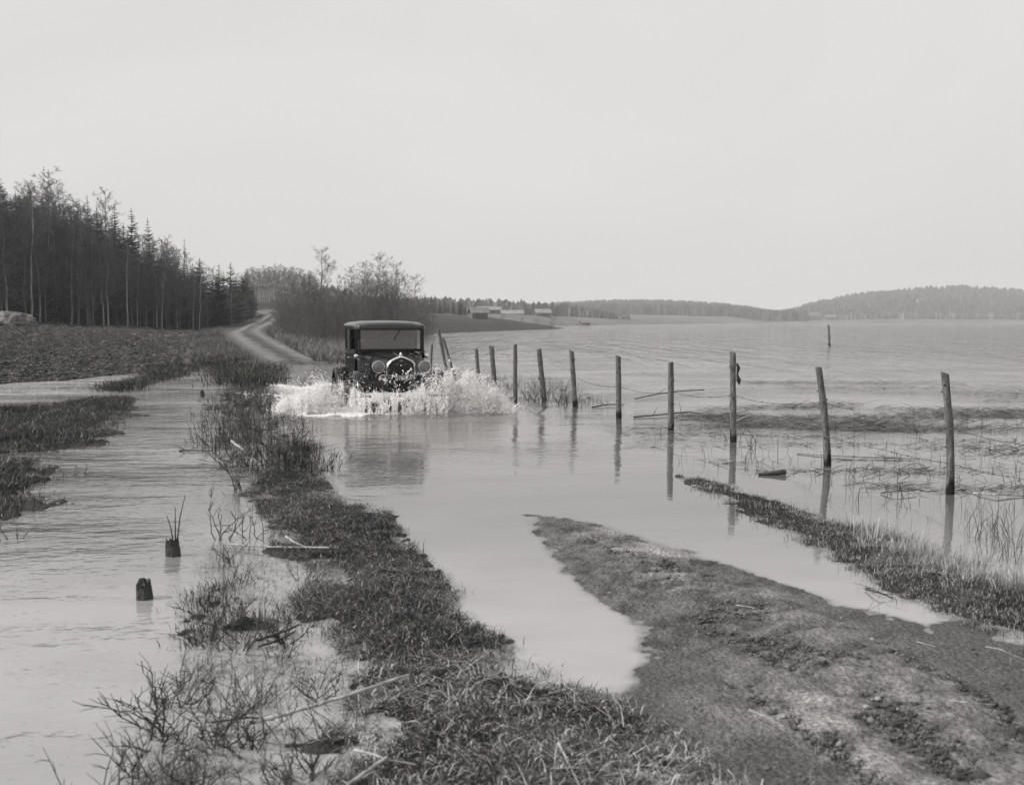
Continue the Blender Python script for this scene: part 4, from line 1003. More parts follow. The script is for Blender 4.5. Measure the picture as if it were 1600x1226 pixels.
S = [
 (372,766,80,45,7,'leafless shrub leaning up-left, between the far scrub and the stumps',2.2),
 (430,745,45,40,9,'dark low shrub at the near tip of the far scrub',2),
 (352,842,110,40,6,'crooked leafless shrub just right of the twigged stump',2.4),
 (395,842,70,45,8,'thin brushy shrub at the left foot of the verge, above the level pale branch',1.8),
 (375,905,42,50,14,'low sprouting twigs in the pool under the level pale branch',1.4),
 (425,1000,30,45,8,'small twigs around the dark wet branches of the islet',1.8),
 (345,985,80,60,14,'brushy twigs growing from the grassy islet',2.0),
 (258,1105,115,42,9,'stiff fan of thick stalks, left one in the open shallows',3.2),
 (300,1060,90,85,6,'arching bent twigs between islet and stiff fan of stalks',1.9),
 (350,1120,110,60,12,'tangled twigs in the middle of the near shallows',2.0),
 (400,1100,100,70,12,'tangled twigs just left of the bleached pole\'s water end',1.9),
 (452,1150,150,60,7,'tall thin crooked twigs where the bleached pole crosses the water',2.0),
 (520,1130,90,45,7,'thin twigs poking up against the verge below the bleached pole',1.8),
 (232,1210,130,60,8,'thick forked stalks near the bottom edge, second from the left',3.4),
 (150,1250,120,50,5,'tall dark stalks at the bottom edge, leftmost of all',3.6),
 (300,1240,110,45,14,'dense dark bundle of stalks at the bottom edge',3.0),
 (380,1230,100,90,9,'loose twigs in the bottom shallows right of the dense bundle',2.0),
 (450,1225,90,60,7,'sparse twigs at the bottom edge beside the verge',2.2),
 (480,905,50,26,7,'little dark shrub in the notch of the verge above the islet',1.7),
 (18,842,40,18,4,'tiny dark twig tuft at the left edge below the bank',2.2),
 (120,740,30,24,5,'small dark twigs on the tip of the left bank',1.6),
 (835,628,45,40,16,'brushy bush at the foot of the thick leaning post',1.2),
 (882,632,40,30,12,'brushy bush at the right end of the flooded tufts',1.2),
 (1398,775,55,30,4,'thin curved stalks in the water, between the two nearest posts',1.5),
 (1345,745,30,30,5,'tiny twig fork behind the two nearest posts',1.3),
 (1175,700,55,25,4,'few thin stalks just right of the tallest post',1.2),
]
for i, (px, py, h, w_, nst, lab, rp) in enumerate(S): shrub(px, py, h, w_, nst, lab, 300+i, rp)
# the far scrub in the channel: many small ones
q = random.Random(5)
fl = gp([(335,735),(335,640),(350,612),(400,602),(445,632),(475,690),(495,738),(440,750)])
cx_, cy_ = sample(fl, 34, 1.05)
protos = [shrub_mesh(10, .34, .25, .006, 900+k, side=7) for k in range(5)]
pm = []
for i in range(34):
    if i < 5:
        ob = protos[i].build('ditch_shrub', twigm, tone=True, smooth=False); pm.append(ob)
    else:
        ob = pm[i % 5].copy(); C.objects.link(ob)
    s_ = q.uniform(.7, 1.35)
    ob.location = (cx_[i], cy_[i], 0); ob.rotation_euler = (0, 0, q.uniform(0, 6.28)); ob.scale = (s_, s_, s_*q.uniform(.8, 1.1))
    tag(ob, 'small dark leafless shrub in the far scrub between channel and splash', 'shrub', 'small shrubs of the far scrub')
# ------------------------------------------------------------------ trees
barkm = mat('tree_bark', 1, .9, noise=(.75, 1.25, 3, (1, 1, .3)), attr='tone')
crownm = mat('bare_crown', 1, .9, attr='tone')
needlem = mat('spruce_needles', 1, .85, attr='tone', spec=.2)
def tube_np(P, r, n_, Vs, Fs, Ts, tone):
    """light tapered tube, added to the lists"""
    P = np.array(P); d = np.gradient(P, axis=0); d /= np.linalg.norm(d, axis=1, keepdims=True)+1e-9
    a = np.cross(d, [0.3, .9, .1]); a /= np.linalg.norm(a, axis=1, keepdims=True)+1e-9; b_ = np.cross(d, a)
    th = np.arange(n_)*2*np.pi/n_; r = np.asarray(r)[:, None, None]
    ring = P[:, None]+r*(a[:, None]*np.cos(th)[None, :, None]+b_[:, None]*np.sin(th)[None, :, None])
    base = sum(len(v) for v in Vs); Vs.append(ring.reshape(-1, 3)); Ts.append(np.full(len(P)*n_, tone))
    for i in range(len(P)-1):
        for k in range(n_):
            k2 = (k+1) % n_; Fs.append((base+i*n_+k, base+i*n_+k2, base+(i+1)*n_+k2, base+(i+1)*n_+k))
def to_mesh(name, Vs, Fs, Ts):
    V = np.concatenate(Vs); ff = np.array([i for f in Fs for i in f]); sz = np.array([len(f) for f in Fs])
    return mesh_np(name, V, ff, sz, {'tone': tone4(np.concatenate(Ts))})
def bare_tree(seed, H=10., low=.3, wide=.22, nb=34, trunk_t=.05, crown_t=.06, up=.75, tw=9, lean=0., stems=1, twr=.012):
    q = np.random.RandomState(seed); tV, tF, tT = [], [], []; V, Fc, T = [], [], []
    rib = []
    for s in range(stems):
        bx_, by_ = (q.normal(0, .5, 2) if stems > 1 else (0, 0)); hh = H*(1 if s == 0 else q.uniform(.7, .98))
        ld = q.normal(0, .022+lean, 2); n_ = 9; ts = np.linspace(0, 1, n_)
        path = np.stack([bx_+ld[0]*hh*ts**1.3+np.cumsum(q.normal(0, .006, n_))*hh, by_+ld[1]*hh*ts**1.3+np.cumsum(q.normal(0, .006, n_))*hh, ts*hh-.3*(ts == 0)], 1)
        r0 = H*.0062*(1 if stems == 1 else .62)
        tube_np(path, r0*(1-ts*.93)+.008, 5, tV, tF, tT, trunk_t)
        for i in range(nb//stems):
            t = low+(1-low)*((i+q.rand())/(nb/stems))**.9; t = min(t, .985); p = np.array([np.interp(t, ts, path[:, k]) for k in range(3)])
            az_ = q.uniform(0, 6.283); L = H*wide*(1.15-t*.9)*(.45+.75*min(1, (t-low)/.18+.3))*q.uniform(.6, 1.2)
            e = up*q.uniform(.45, 1.2)+.25*t; d = np.array([np.cos(az_)*np.cos(e), np.sin(az_)*np.cos(e), np.sin(e)])
            m = p+d*L*.5+q.normal(0, .03, 3)*L; d2 = d+np.array([0, 0, .35])+q.normal(0, .15, 3); d2 /= np.linalg.norm(d2); e_ = m+d2*L*.5
            rb = r0*.34*(1.1-t)+.004; tube_np([p, m, e_], [rb, rb*.6, .005], 3, V, Fc, T, crown_t*1.1)
            for j in range(tw):
                u = q.uniform(.2, 1.); s0 = p+(m-p)*u*2 if u < .5 else m+(e_-m)*(u-.5)*2
                d3 = d2*.6+q.normal(0, .6, 3)+np.array([0, 0, .25]); d3 /= np.linalg.norm(d3); L3 = L*q.uniform(.2, .5)*(1.1-u*.5); s1 = s0+d3*L3
                rib.append((s0, s1, twr*1.2, crown_t*q.uniform(.7, 1.3)))
                for k in range(11):
                    w0 = s0+(s1-s0)*q.uniform(.25, 1.); d4 = d3+q.normal(0, .7, 3)+np.array([0, 0, .2]); d4 /= np.linalg.norm(d4)
                    rib.append((w0, w0+d4*L3*q.uniform(.35, .75), twr*.65, crown_t*q.uniform(.7, 1.35)))
    A = np.array([r[0] for r in rib]); B = np.array([r[1] for r in rib]); W = np.array([r[2] for r in rib]); TT = np.array([r[3] for r in rib])
    side = np.cross(B-A, q.normal(0, 1, A.shape)); side /= np.linalg.norm(side, axis=1, keepdims=True)+1e-9
    base = sum(len(v) for v in V); V.append(np.stack([A-side*W[:, None], A+side*W[:, None], B], 1).reshape(-1, 3)); T.append(np.repeat(TT, 3))
    Fc += [(base+3*i, base+3*i+1, base+3*i+2) for i in range(len(A))]
    return to_mesh('trunk', tV, tF, tT), to_mesh('crown', V, Fc, T)
def spruce_tree(seed, H=10., wide=.16, tone=.028, gap=0.):
    q = np.random.RandomState(seed); tV, tF, tT = [], [], []
    ts = np.linspace(0, 1, 8); path = np.stack([np.cumsum(q.normal(0, .004, 8))*H, np.cumsum(q.normal(0, .004, 8))*H, ts*H-.3*(ts == 0)], 1)
    tube_np(path, H*.012*(1-ts*.95)+.004, 6, tV, tF, tT, .045)
    tri = []; tt = []
    nw = 42
    for i in range(nw):
        t = .08+.91*(i+q.rand()*.6)/nw; zc = t*H; Lr = H*wide*(1-t)**.82*q.uniform(.75, 1.15)+.05*H*.2
        c = np.array([np.interp(t, ts, path[:, 0]), np.interp(t, ts, path[:, 1]), zc])
        for b in range(q.randint(6, 10)):
            if q.rand() < gap: continue
            a = q.uniform(0, 6.283); L = Lr*q.uniform(.6, 1.15); dr = np.array([np.cos(a), np.sin(a), 0]); sd = np.array([-dr[1], dr[0], 0])
            sl = q.uniform(-.55, -.1) + .5*t
            prev = c
            nseg = max(3, int(L/.35)+2)
            for k in range(nseg):
                u = (k+1)/nseg; p = c+dr*L*u+np.array([0, 0, sl*L*u+.18*L*u*u])
                wv = L*.34*(1-u*.65)
                for s in (-1, 1):
                    tip = p+sd*s*wv*q.uniform(.7, 1.2)+dr*wv*.3+np.array([0, 0, -wv*q.uniform(.15, .6)])
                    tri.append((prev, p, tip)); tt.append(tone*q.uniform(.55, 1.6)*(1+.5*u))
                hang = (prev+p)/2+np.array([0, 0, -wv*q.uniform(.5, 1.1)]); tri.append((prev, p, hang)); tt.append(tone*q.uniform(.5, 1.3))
                prev = p
    top = path[-1]
    for k in range(5):
        a = q.uniform(0, 6.28); tri.append((top+[0, 0, -.25], top+[.03, 0, -.25], top+np.array([np.cos(a)*.12, np.sin(a)*.12, .05]))); tt.append(tone)
    tri.append((top+[-.03, 0, -.3], top+[.03, 0, -.3], top+[0, 0, .35])); tt.append(tone)
    V = np.array(tri).reshape(-1, 3)
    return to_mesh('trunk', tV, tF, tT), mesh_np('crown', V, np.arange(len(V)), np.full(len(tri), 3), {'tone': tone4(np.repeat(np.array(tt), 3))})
class Kind:
    def __init__(s, name, meshes, cm):
        s.name = name; s.meshes = meshes; s.cm = cm; s.n = 0
        for t, c in meshes: t.materials.append(barkm); c.materials.append(cm)
    def place(s, x, y, H, label, cat, group, rz=None, v=None, zoff=-.1, wide=1.):
        i = s.n % len(s.meshes) if v is None else v; s.n += 1
        rz = tr_.uniform(0, 6.28) if rz is None else rz; k = H/10.
        root = empty(s.name, (x, y, HZ(x, y)+zoff), rz); root.scale = (k*wide, k*wide, k)
        for nm, me in zip(('trunk', 'crown'), s.meshes[i]):
            o = bpy.data.objects.new(nm, me); C.objects.link(o); o.parent = root
        return tag(root, label, cat, group)
tr_ = random.Random(3)
birch = Kind('birch_tree', [bare_tree(50+i, low=.35, wide=.21, trunk_t=.30, crown_t=.11, nb=36, tw=9, twr=.009) for i in range(4)], crownm)
grove = Kind('bare_tree', [bare_tree(70+i, low=.12, wide=.24, trunk_t=.10, crown_t=.10, nb=44, tw=8, twr=.010) for i in range(5)], crownm)
alder = Kind('alder_tree', [bare_tree(90+i, low=.06, wide=.26, trunk_t=.12, crown_t=.085, nb=52, tw=7, stems=4, lean=.07, twr=.011) for i in range(5)], crownm)
airy = Kind('bare_tree', [bare_tree(110+i, low=.42, wide=.26, trunk_t=.09, crown_t=.06, nb=34, tw=9, up=.55, twr=.009) for i in range(3)], crownm)
spruce = Kind('spruce_tree', [spruce_tree(130+i, wide=[.19, .17, .21, .18][i]) for i in range(4)], needlem)
thin_spruce = Kind('spruce_tree', [spruce_tree(140+i, wide=.11, gap=.35) for i in range(2)], needlem)
def interp(x, tab): xs, ys = zip(*tab); return float(np.interp(x, xs, ys))
EDGE = [(-160,84),(0,90),(60,94),(150,98),(230,101),(300,104),(345,108),(385,126),(402,150)]
TOPL = [(-160,255),(0,292),(40,290),(70,285),(130,318),(160,330),(200,345),(245,372),(290,388),(330,413),(360,416),(392,420)]
# the wood on the left: bare trees along its edge, spruces among and behind them
def wood_tree(kind, px, dback, top, label, cat, group, **kw):
    Y = interp(px, EDGE)+dback; x, y = PD(px, Y); H = ZT(top, Y)-HZ(x, y)
    return kind.place(x, y, max(H, 2.5), label, cat, group, **kw)
for i in range(120):                    # dense spruce body
    px = -150+548*((i+tr_.random())/120); top = interp(px, TOPL)+tr_.uniform(4, 42)
    wood_tree(spruce, px, tr_.uniform(3, 22), top, 'dark spruce inside the wood behind the ploughed field', 'spruce', 'spruces within the left wood', wide=1.45)
for i in range(30):
    px = -150+545*((i+tr_.random())/30); top = interp(px, TOPL)+tr_.uniform(60, 110)
    if ZT(top, 100) < 4: continue
    wood_tree(spruce, px, tr_.uniform(1, 4), top, 'low young spruce under the edge of the left wood', 'spruce', 'young spruces at the wood edge', wide=1.5)
for i in range(120):
    px = -150+540*((i+tr_.random())/120); top = interp(px, TOPL)+tr_.uniform(2, 45)
    wood_tree(grove, px, tr_.uniform(-1.5, 7), top, 'slender leafless tree in the edge of the left wood', 'tree', 'leafless trees of the left wood', wide=1.4)
for i in range(26):
    px = -140+505*((i+tr_.random())/26); top = interp(px, TOPL)+tr_.uniform(0, 55)
    wood_tree(birch, px, tr_.uniform(-2, 2), top, 'pale-stemmed birch standing at the edge of the left wood', 'birch', 'birches along the left wood', wide=1.4)
# trees that stand out against the sky
for px, top, k, lab in [(5,272,spruce,'tallest dark spruce, its pointed tip at the left edge of the picture'),(185,318,spruce,'pointed dark spruce, left one of the pair standing above the wood'),
        (210,325,spruce,'pointed dark spruce, right one of the pair standing above the wood'),(141,303,thin_spruce,'thin spruce spire, right one of two above the tall birches'),
        (125,308,thin_spruce,'thin spruce spire, left one of two beside the tall birches'),(237,342,spruce,'spruce on the falling edge of the wood, right of the pair'),
        (58,298,thin_spruce,'narrow spruce tip between the corner spruce and the tall birches'),(291,372,thin_spruce,'lone small spruce spire farther down the slope of treetops'),
        (155,322,spruce,'short broad spruce top between the thin spires and the pair')]:
    wood_tree(k, px, 4, top, lab, 'spruce', None, wide=1.05)
for px, top, lab in [(72,268,'tall feathery birch rising highest over the left wood'),(98,283,'feathery birch just right of the tallest birch'),(30,285,'feathery birch near the left edge of the picture'),
        (163,300,'pale feathery birch crown between thin spires and paired spruces'),(255,372,'fine birch crown on the slope of treetops, upper one'),(270,378,'fine birch crown on the slope of treetops, lower one')]:
    wood_tree(birch, px, 6, top, lab, 'birch', None, wide=1.5)
# right-hand end of the wood by the road
for px, top, Yb, lab in [(345,412,0,'dark bushy spruce left of the road mouth, first of three'),(362,410,3,'dark bushy spruce left of the road mouth, middle of three'),(381,425,8,'dark bushy spruce nearest the road bend, last of three'),(318,402,2,'dark round spruce beside the three at the road mouth')]:
    wood_tree(spruce, px, Yb, top, lab, 'spruce', None, wide=1.7)
for i in range(12):
    px = 300+100*tr_.random(); Y = interp(px, EDGE)+tr_.uniform(-3, 1); x, y = PD(px, Y)
    alder.place(x, y, tr_.uniform(2.5, 4), 'low leafless bush at the foot of the wood by the road', 'bush', 'bushes by the road mouth')
# alder thicket in the middle
TT = [(420,470),(440,446),(455,436),(475,424),(500,422),(520,430),(545,430),(565,420),(590,415),(615,422),(640,440),(660,455),(680,465)]
DT = [(420,82),(450,68),(480,62),(540,64),(600,78),(640,98),(680,125)]
for i in range(100):
    px = 432+246*((i+tr_.random())/100); Y = interp(px, DT)+1+abs(tr_.gauss(0, 9)); x, y = PD(px, Y)
    if 1 < (x-PD(430,113)[0]) and False: pass
    H = ZT(interp(px, TT)+tr_.uniform(2, 42), Y)-HZ(x, y)
    (alder if i % 3 else grove).place(x, y, max(H, 2), 'leafless alder in the thicket behind the car', 'alder', 'alders of the middle thicket', wide=1.35)
for px, top, Y, v, lab in [(497,389,95,0,'round airy tree crown standing above the left part of the thicket'),(590,397,80,1,'tallest leafless tree of the thicket, broad fan-shaped crown above the car'),
        (565,410,84,2,'fan-shaped leafless tree left of the tallest thicket tree'),(612,412,82,0,'leafless tree right of the tallest thicket tree'),(648,430,105,1,'wispy tree at the right end of the thicket'),
        (545,418,88,2,'small wispy crown between the airy tree and the fan-shaped one')]:
    x, y = PD(px, Y); airy.place(x, y, ZT(top, Y)-HZ(x, y), lab, 'tree', None, v=v, wide=1.55)
for i in range(16):
    px = 440+115*((i+tr_.random())/16); Y = interp(px, DT)-tr_.uniform(1, 4); x, y = PD(px, Y)
    alder.place(x, y, tr_.uniform(1.2, 2.4), 'low leafless bush at the foot of the alder thicket', 'bush', 'bushes in front of the alder thicket')
# birch hill where the road disappears
for i in range(80):
    px = 378+120*((i+tr_.random())/80); Y = tr_.uniform(185, 250); x, y = PD(px, Y); top = interp(px, [(375,425),(400,416),(440,412),(470,418),(500,425)])+tr_.uniform(0, 14)
    birch.place(x, y, ZT(top, Y)-HZ(x, y), 'birch on the rise where the far road disappears', 'birch', 'birches on the rise behind the road', wide=1.5)
for i in range(14):
    px = 655+75*((i+tr_.random())/14); Y = tr_.uniform(290, 360); x, y = PD(px, Y); top = interp(px, [(650,455),(700,464),(735,468)])+tr_.uniform(0, 10)
    spruce.place(x, y, ZT(top, Y)-HZ(x, y), 'small distant conifer right of the thicket behind the dark field', 'conifer', 'conifers behind the dark field', wide=1.6)
# lone trees on the far point of land
for px, top, bot, Y, lab in [(862,499,513,236,'dark round bush at the tip of the dark point of land'),(838,502,512,238,'smaller bush left of the round one on the point of land'),(786,500,509,262,'dark small tree in front of the far light house'),(815,501,510,262,'thin small tree between the two houses on the far shore')]:
    x, y = PD(px, Y); alder.place(x, y, max((bot-top)/F*Y*1.25, 1.5), lab, 'tree', None, wide=1.9)
# far woods: one mass of thousands of small trees
def far_wood():
    q = np.random.RandomState(9); V = []; T = []; 
    bands = [ # px range, distance range, top line, count
      ((500,985),(600,900),[(500,466),(660,463),(700,468),(760,470),(820,472),(900,474),(940,480),(985,492)],1700,9),
      ((860,1260),(1080,1420),[(860,470),(900,469),(950,466),(1000,466),(1060,467),(1120,471),(1160,475),(1200,482),(1260,487)],2600,12),
      ((1190,1760),(1320,1640),[(1190,487),(1230,481),(1260,477),(1290,469),(1310,460),(1340,455),(1400,450),(1450,445),(1500,443),(1560,447),(1600,450),(1760,456)],3400,12),
      ((1290,1760),(1215,1300),[(1290,494),(1350,488),(1500,488),(1760,490)],700,9)]
    for (a, b_), (d0, d1), top, n_, h0 in bands:
        px = q.uniform(a, b_, n_); t = q.rand(n_)**.8; Y = d0+(d1-d0)*t; x = (px-CW)/F*Y; y = Y
        tz = np.interp(px, *zip(*top)); zt = EYE+(HOR-tz)/F*d1; g = terrain(x, y)[0]
        h = h0*q.uniform(.6, 1.12, n_)*(np.interp(px, [880, 985], [1, .3]) if h0 == 9 and d0 == 600 else 1)
        z0 = np.maximum(g, 0)+0*t; crest = zt-h*.95; base = np.where(t > .8, np.maximum(crest*((Y-d0)/(d1-d0)).clip(.85, 1), z0), np.maximum(z0, crest*t))-1
        r = h*q.uniform(.2, .5, n_); tone = (.10 if h0 == 9 else .055)*q.uniform(.5, 1.7, n_)*(1+.8*fbm(px*.03, t*3, 3, 6))
        for k in range(3):
            an = q.uniform(0, 6.28, n_); c_, s_ = np.cos(an)*r, np.sin(an)*r; w_ = q.uniform(.35, 1, n_)
            P = [np.stack([x-c_*.6, y-s_*.6, base], 1), np.stack([x+c_*.6, y+s_*.6, base], 1), np.stack([x+c_, y+s_, base+h*.45], 1), np.stack([x+c_*.3*w_, y+s_*.3, base+h*.9], 1), np.stack([x, y, base+h], 1), np.stack([x-c_*w_, y-s_*w_, base+h*.55], 1)]
            V.append(np.stack(P, 1).reshape(-1, 3)); T.append(np.repeat(tone, 6))
    V = np.concatenate(V); nn = len(V)//6
    me = mesh_np('far_woods', V, np.arange(nn*6), np.full(nn, 6), {'tone': tone4(np.concatenate(T).clip(.01, .3))})
    tag(link_mesh('far_woods', me, needlem), 'distant wooded shores and hills across the lake', 'forest', kind='stuff')
far_wood()
# ------------------------------------------------------------------ buildings on the far shore
wallw = mat('pale_plaster', .3, .9, noise=(.14, .2, .6, (1, 1, 1))); wallg = mat('grey_boards', .09, .9, noise=(.06, .13, 2, (1, 1, .2)))
roofw = mat('tin_roof', .3, .6, noise=(.16, .25, .5, (1, 1, 1))); roofd = mat('shingle_roof', .12, .9, noise=(.08, .17, 1, (1, 1, 1))); winm = mat('window_dark', .03, .2)
def house(px, Y, W, D, H, RH, rz, wm_, rm_, label, nwin=3, chim=1, cat='house', zo=0):
    x, y = PD(px, Y); z = HZ(x, y)+zo; e = empty('farmhouse' if cat == 'house' else 'barn', (x, y, z), rz)
    a = MB(); a.loft([[(-W/2, s*D/2, -1), (W/2, s*D/2, -1), (W/2, s*D/2, H), (0 if False else W/2, s*D/2, H), (-W/2, s*D/2, H)] for s in (-1, 1)])
    for s in (-1, 1): a.add([(s*W/2, -D/2, H), (s*W/2, D/2, H), (s*W/2, 0, H+RH*.97)], [(0, 1, 2)])
    a.build('wall', wm_, e, smooth=False)
    r = MB(); o = .5
    for s in (-1, 1):
        r.add([(-W/2-o, s*(D/2+o), H-o*RH/D*2), (W/2+o, s*(D/2+o), H-o*RH/D*2), (W/2+o, 0, H+RH), (-W/2-o, 0, H+RH), (-W/2-o, s*(D/2+o), H-o*RH/D*2+.2), (W/2+o, s*(D/2+o), H-o*RH/D*2+.2), (W/2+o, 0, H+RH+.2), (-W/2-o, 0, H+RH+.2)],
              [(0, 1, 2, 3), (4, 5, 6, 7), (0, 1, 5, 4), (0, 3, 7, 4), (1, 2, 6, 5)])
    ro = r.build('roof', rm_, e, smooth=False)
    for i in range(chim):
        c = MB(); c.box(-W*.2+i*W*.4, .3, H+RH+.4, .9, .9, 1.6, .05); c.build('chimney', roofd, ro)
    for i in range(nwin):
        w_ = MB(); w_.box(-W/2+W*(i+.5)/nwin, -D/2-.03, H*.55, 1.1, .1, 1.3, .02); w_.build('window', winm, e)
    if cat != 'house':
        w_ = MB(); w_.box(W*.1, -D/2-.05, H*.4, 2.6, .1, H*.75, .02); w_.build('door', winm, e)
    return tag(e, label, cat)
house(800, 560, 11, 6, 2.3, 1.5, .1, wallw, roofw, 'long light manor-like house with pale roof on the far shore', 4, 2, zo=-2)
house(770, 585, 6, 5, 2, 1.2, -.2, wallg, roofw, 'small pale-roofed house left of the long light house', 2, 1, zo=-2)
house(748, 255, 3.6, 3.4, 1.5, 1.0, .25, wallg, roofd, 'dark weathered barn at the edge of the dark field', 0, 0, 'barn')
house(764, 430, 9, 4, 1.6, 1.0, .0, wallg, roofw, 'low long shed with pale roof right of the dark barn', 0, 0, 'shed')
house(848, 470, 6, 4, 1.8, 1.3, .1, wallg, roofw, 'low pale-roofed shed above the round bush', 0, 0, 'shed')
house(1267, 1210, 16, 9, 5, 4, .3, wallw, roofd, 'white farmhouse by the water left of the big far hill', 3, 1)
house(1296, 1225, 12, 8, 3, 3, -.1, wallg, roofd, 'grey barn right of the white farmhouse on the far shore', 0, 0, 'barn')
house(1435, 1318, 8, 6, 2, 1.4, .1, wallw, roofd, 'white house halfway up the big far wooded hill', 3, 1, zo=18)
house(914, 452, 3.5, 3, 1.1, .8, .2, wallg, roofd, 'tiny dark hut on the far pale shore', 0, 0, 'hut')
# boulder mound at the field's edge
bl = MB(); q = random.Random(4)
N = 26; rings = []
for i in range(1, 12):
    ph = math.pi*.5*i/11.5
    rings.append([((2.0*math.sin(ph)*math.cos(2*math.pi*k/N))*(1+.10*math.sin(k*1.7+i)+.06*q.uniform(-1, 1)), 1.3*math.sin(ph)*math.sin(2*math.pi*k/N)*(1+.08*q.uniform(-1, 1)), (1.05*math.cos(ph)**.6)*(1+.08*q.uniform(-1, 1))-.15) for k in range(N)])
bl.loft(rings)
bo = bl.build('boulder', mat('lichen_stone', .14, .9, noise=(.03, .22, 2.2, (1, 1, 1)), bump=(2.5, .6)), angle=25); x, y = PD(14, 78); bo.location = (x, y, HZ(x, y))
tag(bo, 'big rounded boulder mound at the left end of the ploughed field', 'boulder')

# ------------------------------------------------------------------ splash thrown up by the front wheels
def droplets(name, px, py, Yd, r, stretch, m, label, vdir=None):
    """octahedral drops; px, py arrays give the place in the photo at distance Yd"""
    n_ = len(px); u = (px-CW)/F; v = (CH-py)/F
    dy = cp+v*sp; t = Yd/dy; x = u*t; y = Yd; z = EYE+(-sp+v*cp)*t
    k = z > -.02; x, y, z, r, stretch = x[k], y[k], z[k], r[k], stretch[k]; n_ = len(x)
    base = np.array([(1, 0, 0), (0, 1, 0), (-1, 0, 0), (0, -1, 0), (0, 0, 1), (0, 0, -1)], float)
    B = base[None]*r[:, None, None]*rs_.uniform(.6, 1.4, (n_, 6, 1)); B[..., 2] *= stretch[:, None]
    sh = rs_.normal(0, .4, (n_, 2)); sh[:, 0] += np.clip((px[k]-622)/70, -1.1, 1.1); B[..., 0] += B[..., 2]*sh[:, :1]; B[..., 1] += B[..., 2]*sh[:, 1:]
    V = (B+np.stack([x, y, z], 1)[:, None]).reshape(-1, 3)
    fs = (np.arange(n_)[:, None, None]*6+ft[None]).ravel()
    me = mesh_np(name, V, fs, np.full(n_*8, 3))
    return tag(link_mesh(name, me, m), label, 'splash', kind='stuff')
foamm = mat('white_water', .98, .3, spec=.8, transl=.5)
def plume(n_, env, bot, Y0, Ysp, rmed, thr=0., pw=.7, seed=1, streak=1.5, sc_=(.05, .035)):
    xs, tops, bots = zip(*[(e[0], e[1], e[2] if len(e) > 2 else bot) for e in env]); q = rs_
    px = q.uniform(xs[0], xs[-1], n_*3); u = q.rand(n_*3)**pw       # u: 1 = top
    tp = np.interp(px, xs, tops)+fbm(px*.07, px*0+seed, 4, seed+50)*26; bt = np.interp(px, xs, bots); py = bt+(tp-bt)*u + q.normal(0, 1., n_*3)*(1.5+q.exponential(2.5, n_*3))
    ns = fbm(px*sc_[0], py*sc_[1], 4, seed)+q.normal(0, .06, n_*3)
    k = ns > thr; px, py = px[k][:n_], py[k][:n_]
    Yd = Y0+q.normal(0, Ysp, len(px)); r = np.exp(q.normal(math.log(rmed), .55, len(px)))
    return px, py, Yd, r, q.uniform(.8, streak, len(px))
ENV_R = [(640,628),(650,610),(662,599),(680,590),(705,587),(728,592),(748,600),(768,614),(786,631),(806,646)]
ENV_L = [(425,647),(446,628),(465,613),(490,604),(515,600),(540,601),(560,607),(580,611),(600,614)]
def cat_(*a): return [np.concatenate(c) for c in zip(*a)]
P = cat_(plume(62000, ENV_R, 648, 19.6, .35, .0024, .0, .55, 5, 6, (.09, .03)), plume(22000, ENV_R, 648, 19.1, .3, .0028, -.1, .9, 6), plume(9000, [(e[0]+(e[0]-690)*.12, e[1]-7) for e in ENV_R], 648, 19.7, .6, .0025, -.2, .8, 8),
         plume(2500, [(640,592,606),(700,570,600),(740,580,610),(780,606,640)], 640, 19.5, .3, .0045, .0, 1, 7))
droplets('splash', *P, foamm, 'tall white plume of water thrown up on the fence side of the car')
P = cat_(plume(54000, ENV_L, 650, 19.5, .4, .0024, .0, .7, 15, 6, (.09, .03)), plume(20000, ENV_L, 650, 19.0, .4, .0028, -.1, 1., 16), plume(9000, [(e[0]-8, e[1]-6) for e in ENV_L], 648, 19.8, .6, .0025, -.2, .8, 18),
         plume(1500, [(440,606,640),(480,588,620),(530,580,610),(580,590,620)], 640, 19.4, .3, .004, .0, 1, 17))
droplets('splash', *P, foamm, 'broad white plume of water on the ditch side of the car')
CEN = [(560,611),(590,617),(610,621),(625,620),(640,613),(660,609),(690,616)]
P = cat_(plume(4200, CEN, 626, 18.55, .12, .0035, .03, 1, 25, 2.5, (.12, .12)), plume(9500, [(548,622),(600,630),(640,630),(700,624)], 650, 18.5, .15, .0027, -.01, 1, 31, 6, (.34, .06)),
         plume(160, [(570,600),(600,600),(640,590),(660,594)], 610, 18.8, .15, .005, .08, 1, 27, 2), plume(110, [(600,590),(640,576)], 600, 19.1, .1, .006, .0, 1, 28, 2))
droplets('splash', *P, foamm, 'water boiling up over the bumper in front of the radiator')
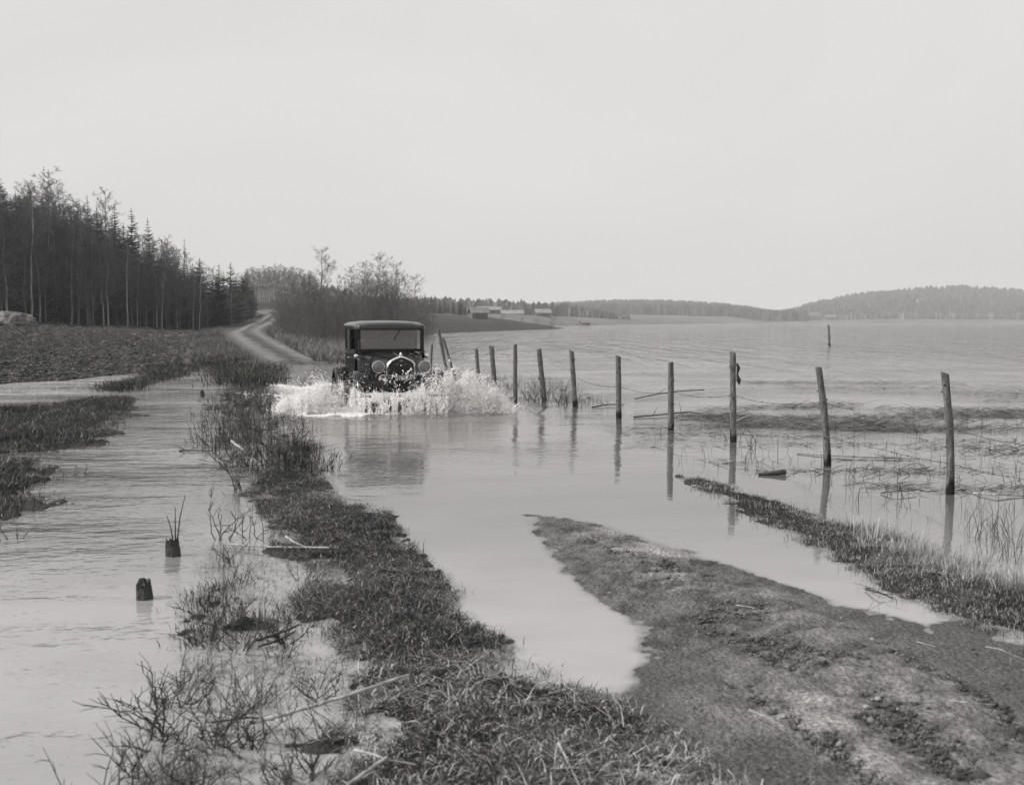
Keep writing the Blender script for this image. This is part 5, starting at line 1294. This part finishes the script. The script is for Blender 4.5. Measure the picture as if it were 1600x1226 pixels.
# foam lying on the water: the bow wave's white line and the wake
def foam(pts, n_, wid, label, rmed=.014, thr=-.05):
    P_ = np.array([G(a, b_)[:2] for a, b_ in pts]); seg = np.linalg.norm(np.diff(P_, axis=0), axis=1); cs = np.concatenate([[0], np.cumsum(seg)])
    s_ = rs_.uniform(0, cs[-1], n_); x = np.interp(s_, cs, P_[:, 0]); y = np.interp(s_, cs, P_[:, 1])+rs_.normal(0, wid, n_); x = x+rs_.normal(0, .05, n_)
    k = fbm(x*3, y*5, 3, 91)+rs_.normal(0, .05, n_) > thr; x, y = x[k], y[k]; n_ = len(x)
    bowd = np.hypot((x+2.0)/1.0, (y-20.3)/.95); z = .055*np.exp(-((bowd-2.15)/.16)**2)*(y < 20.5)+.03*np.exp(-((bowd-2.75)/.25)**2)*(y < 20.5)+.004
    r = np.exp(rs_.normal(math.log(rmed), .5, n_)); base = np.array([(1, 0, 0), (.3, .8, 0), (-.8, .5, 0), (-.6, -.7, 0), (.5, -.8, 0), (0, 0, .5)])
    B = base[None]*r[:, None, None]*rs_.uniform(.6, 1.4, (n_, 6, 1)); V = (B+np.stack([x, y, z], 1)[:, None]).reshape(-1, 3)
    ff = np.array([(0,1,5),(1,2,5),(2,3,5),(3,4,5),(4,0,5)]); fs = (np.arange(n_)[:, None, None]*6+ff[None]).ravel()
    return tag(link_mesh('foam', mesh_np('foam', V, fs, np.full(n_*5, 3)), foamm), label, 'foam', kind='stuff')
foam([(440,646),(490,651),(560,652),(640,650),(700,648),(760,646),(806,645)], 9000, .07, 'white foam line along the bow wave in front of the car', .012, -.02)
foam([(450,640),(520,640),(600,644),(700,640),(790,638)], 9000, .30, 'foam churning between the bow wave and the wheels', .014, .0)
foam([(395,596),(430,601),(470,607),(520,600)], 2600, .22, 'streak of foam trailing beside the car, the farther one', .02, -.02)
foam([(380,614),(430,618),(480,624)], 2200, .14, 'streak of foam trailing beside the car, the nearer one', .016, -.02)
# ------------------------------------------------------------------ haze over the lake
hb = MB(); hb.box(0, 2500, 31.5, 7600, 5600, 67)
hm = bpy.data.materials.new('haze'); hm.use_nodes = True; n = hm.node_tree.nodes; l = hm.node_tree.links; n.clear()
ho = n.new('ShaderNodeOutputMaterial'); pv = n.new('ShaderNodeVolumePrincipled'); pv.inputs['Color'].default_value = (1, 1, 1, 1); pv.inputs['Density'].default_value = .00041; pv.inputs['Anisotropy'].default_value = 0.
l.new(pv.outputs[0], ho.inputs['Volume'])
tag(hb.build('haze', hm, smooth=False), 'thin pale haze over the lake and far hills', 'haze', kind='stuff')

shl2 = gp([(320,870),(400,880),(470,1010),(540,1060),(545,1220),(440,1290),(210,1290),(230,1130),(300,1010)])
sx_, sy_ = sample(shl2, 24, 1.5)
for i in range(19):
    ob = pm[i % 5].copy(); C.objects.link(ob); s_ = .35+.4*random.Random(i).random()
    ob.location = (sx_[i], sy_[i], .0); ob.rotation_euler = (0, 0, i*2.4); ob.scale = (s_*1.3, s_*1.3, s_)
    tag(ob, 'small dark leafless sprout bush in the near shallows left of the verge', 'shrub', 'small bushes of the near shallows')
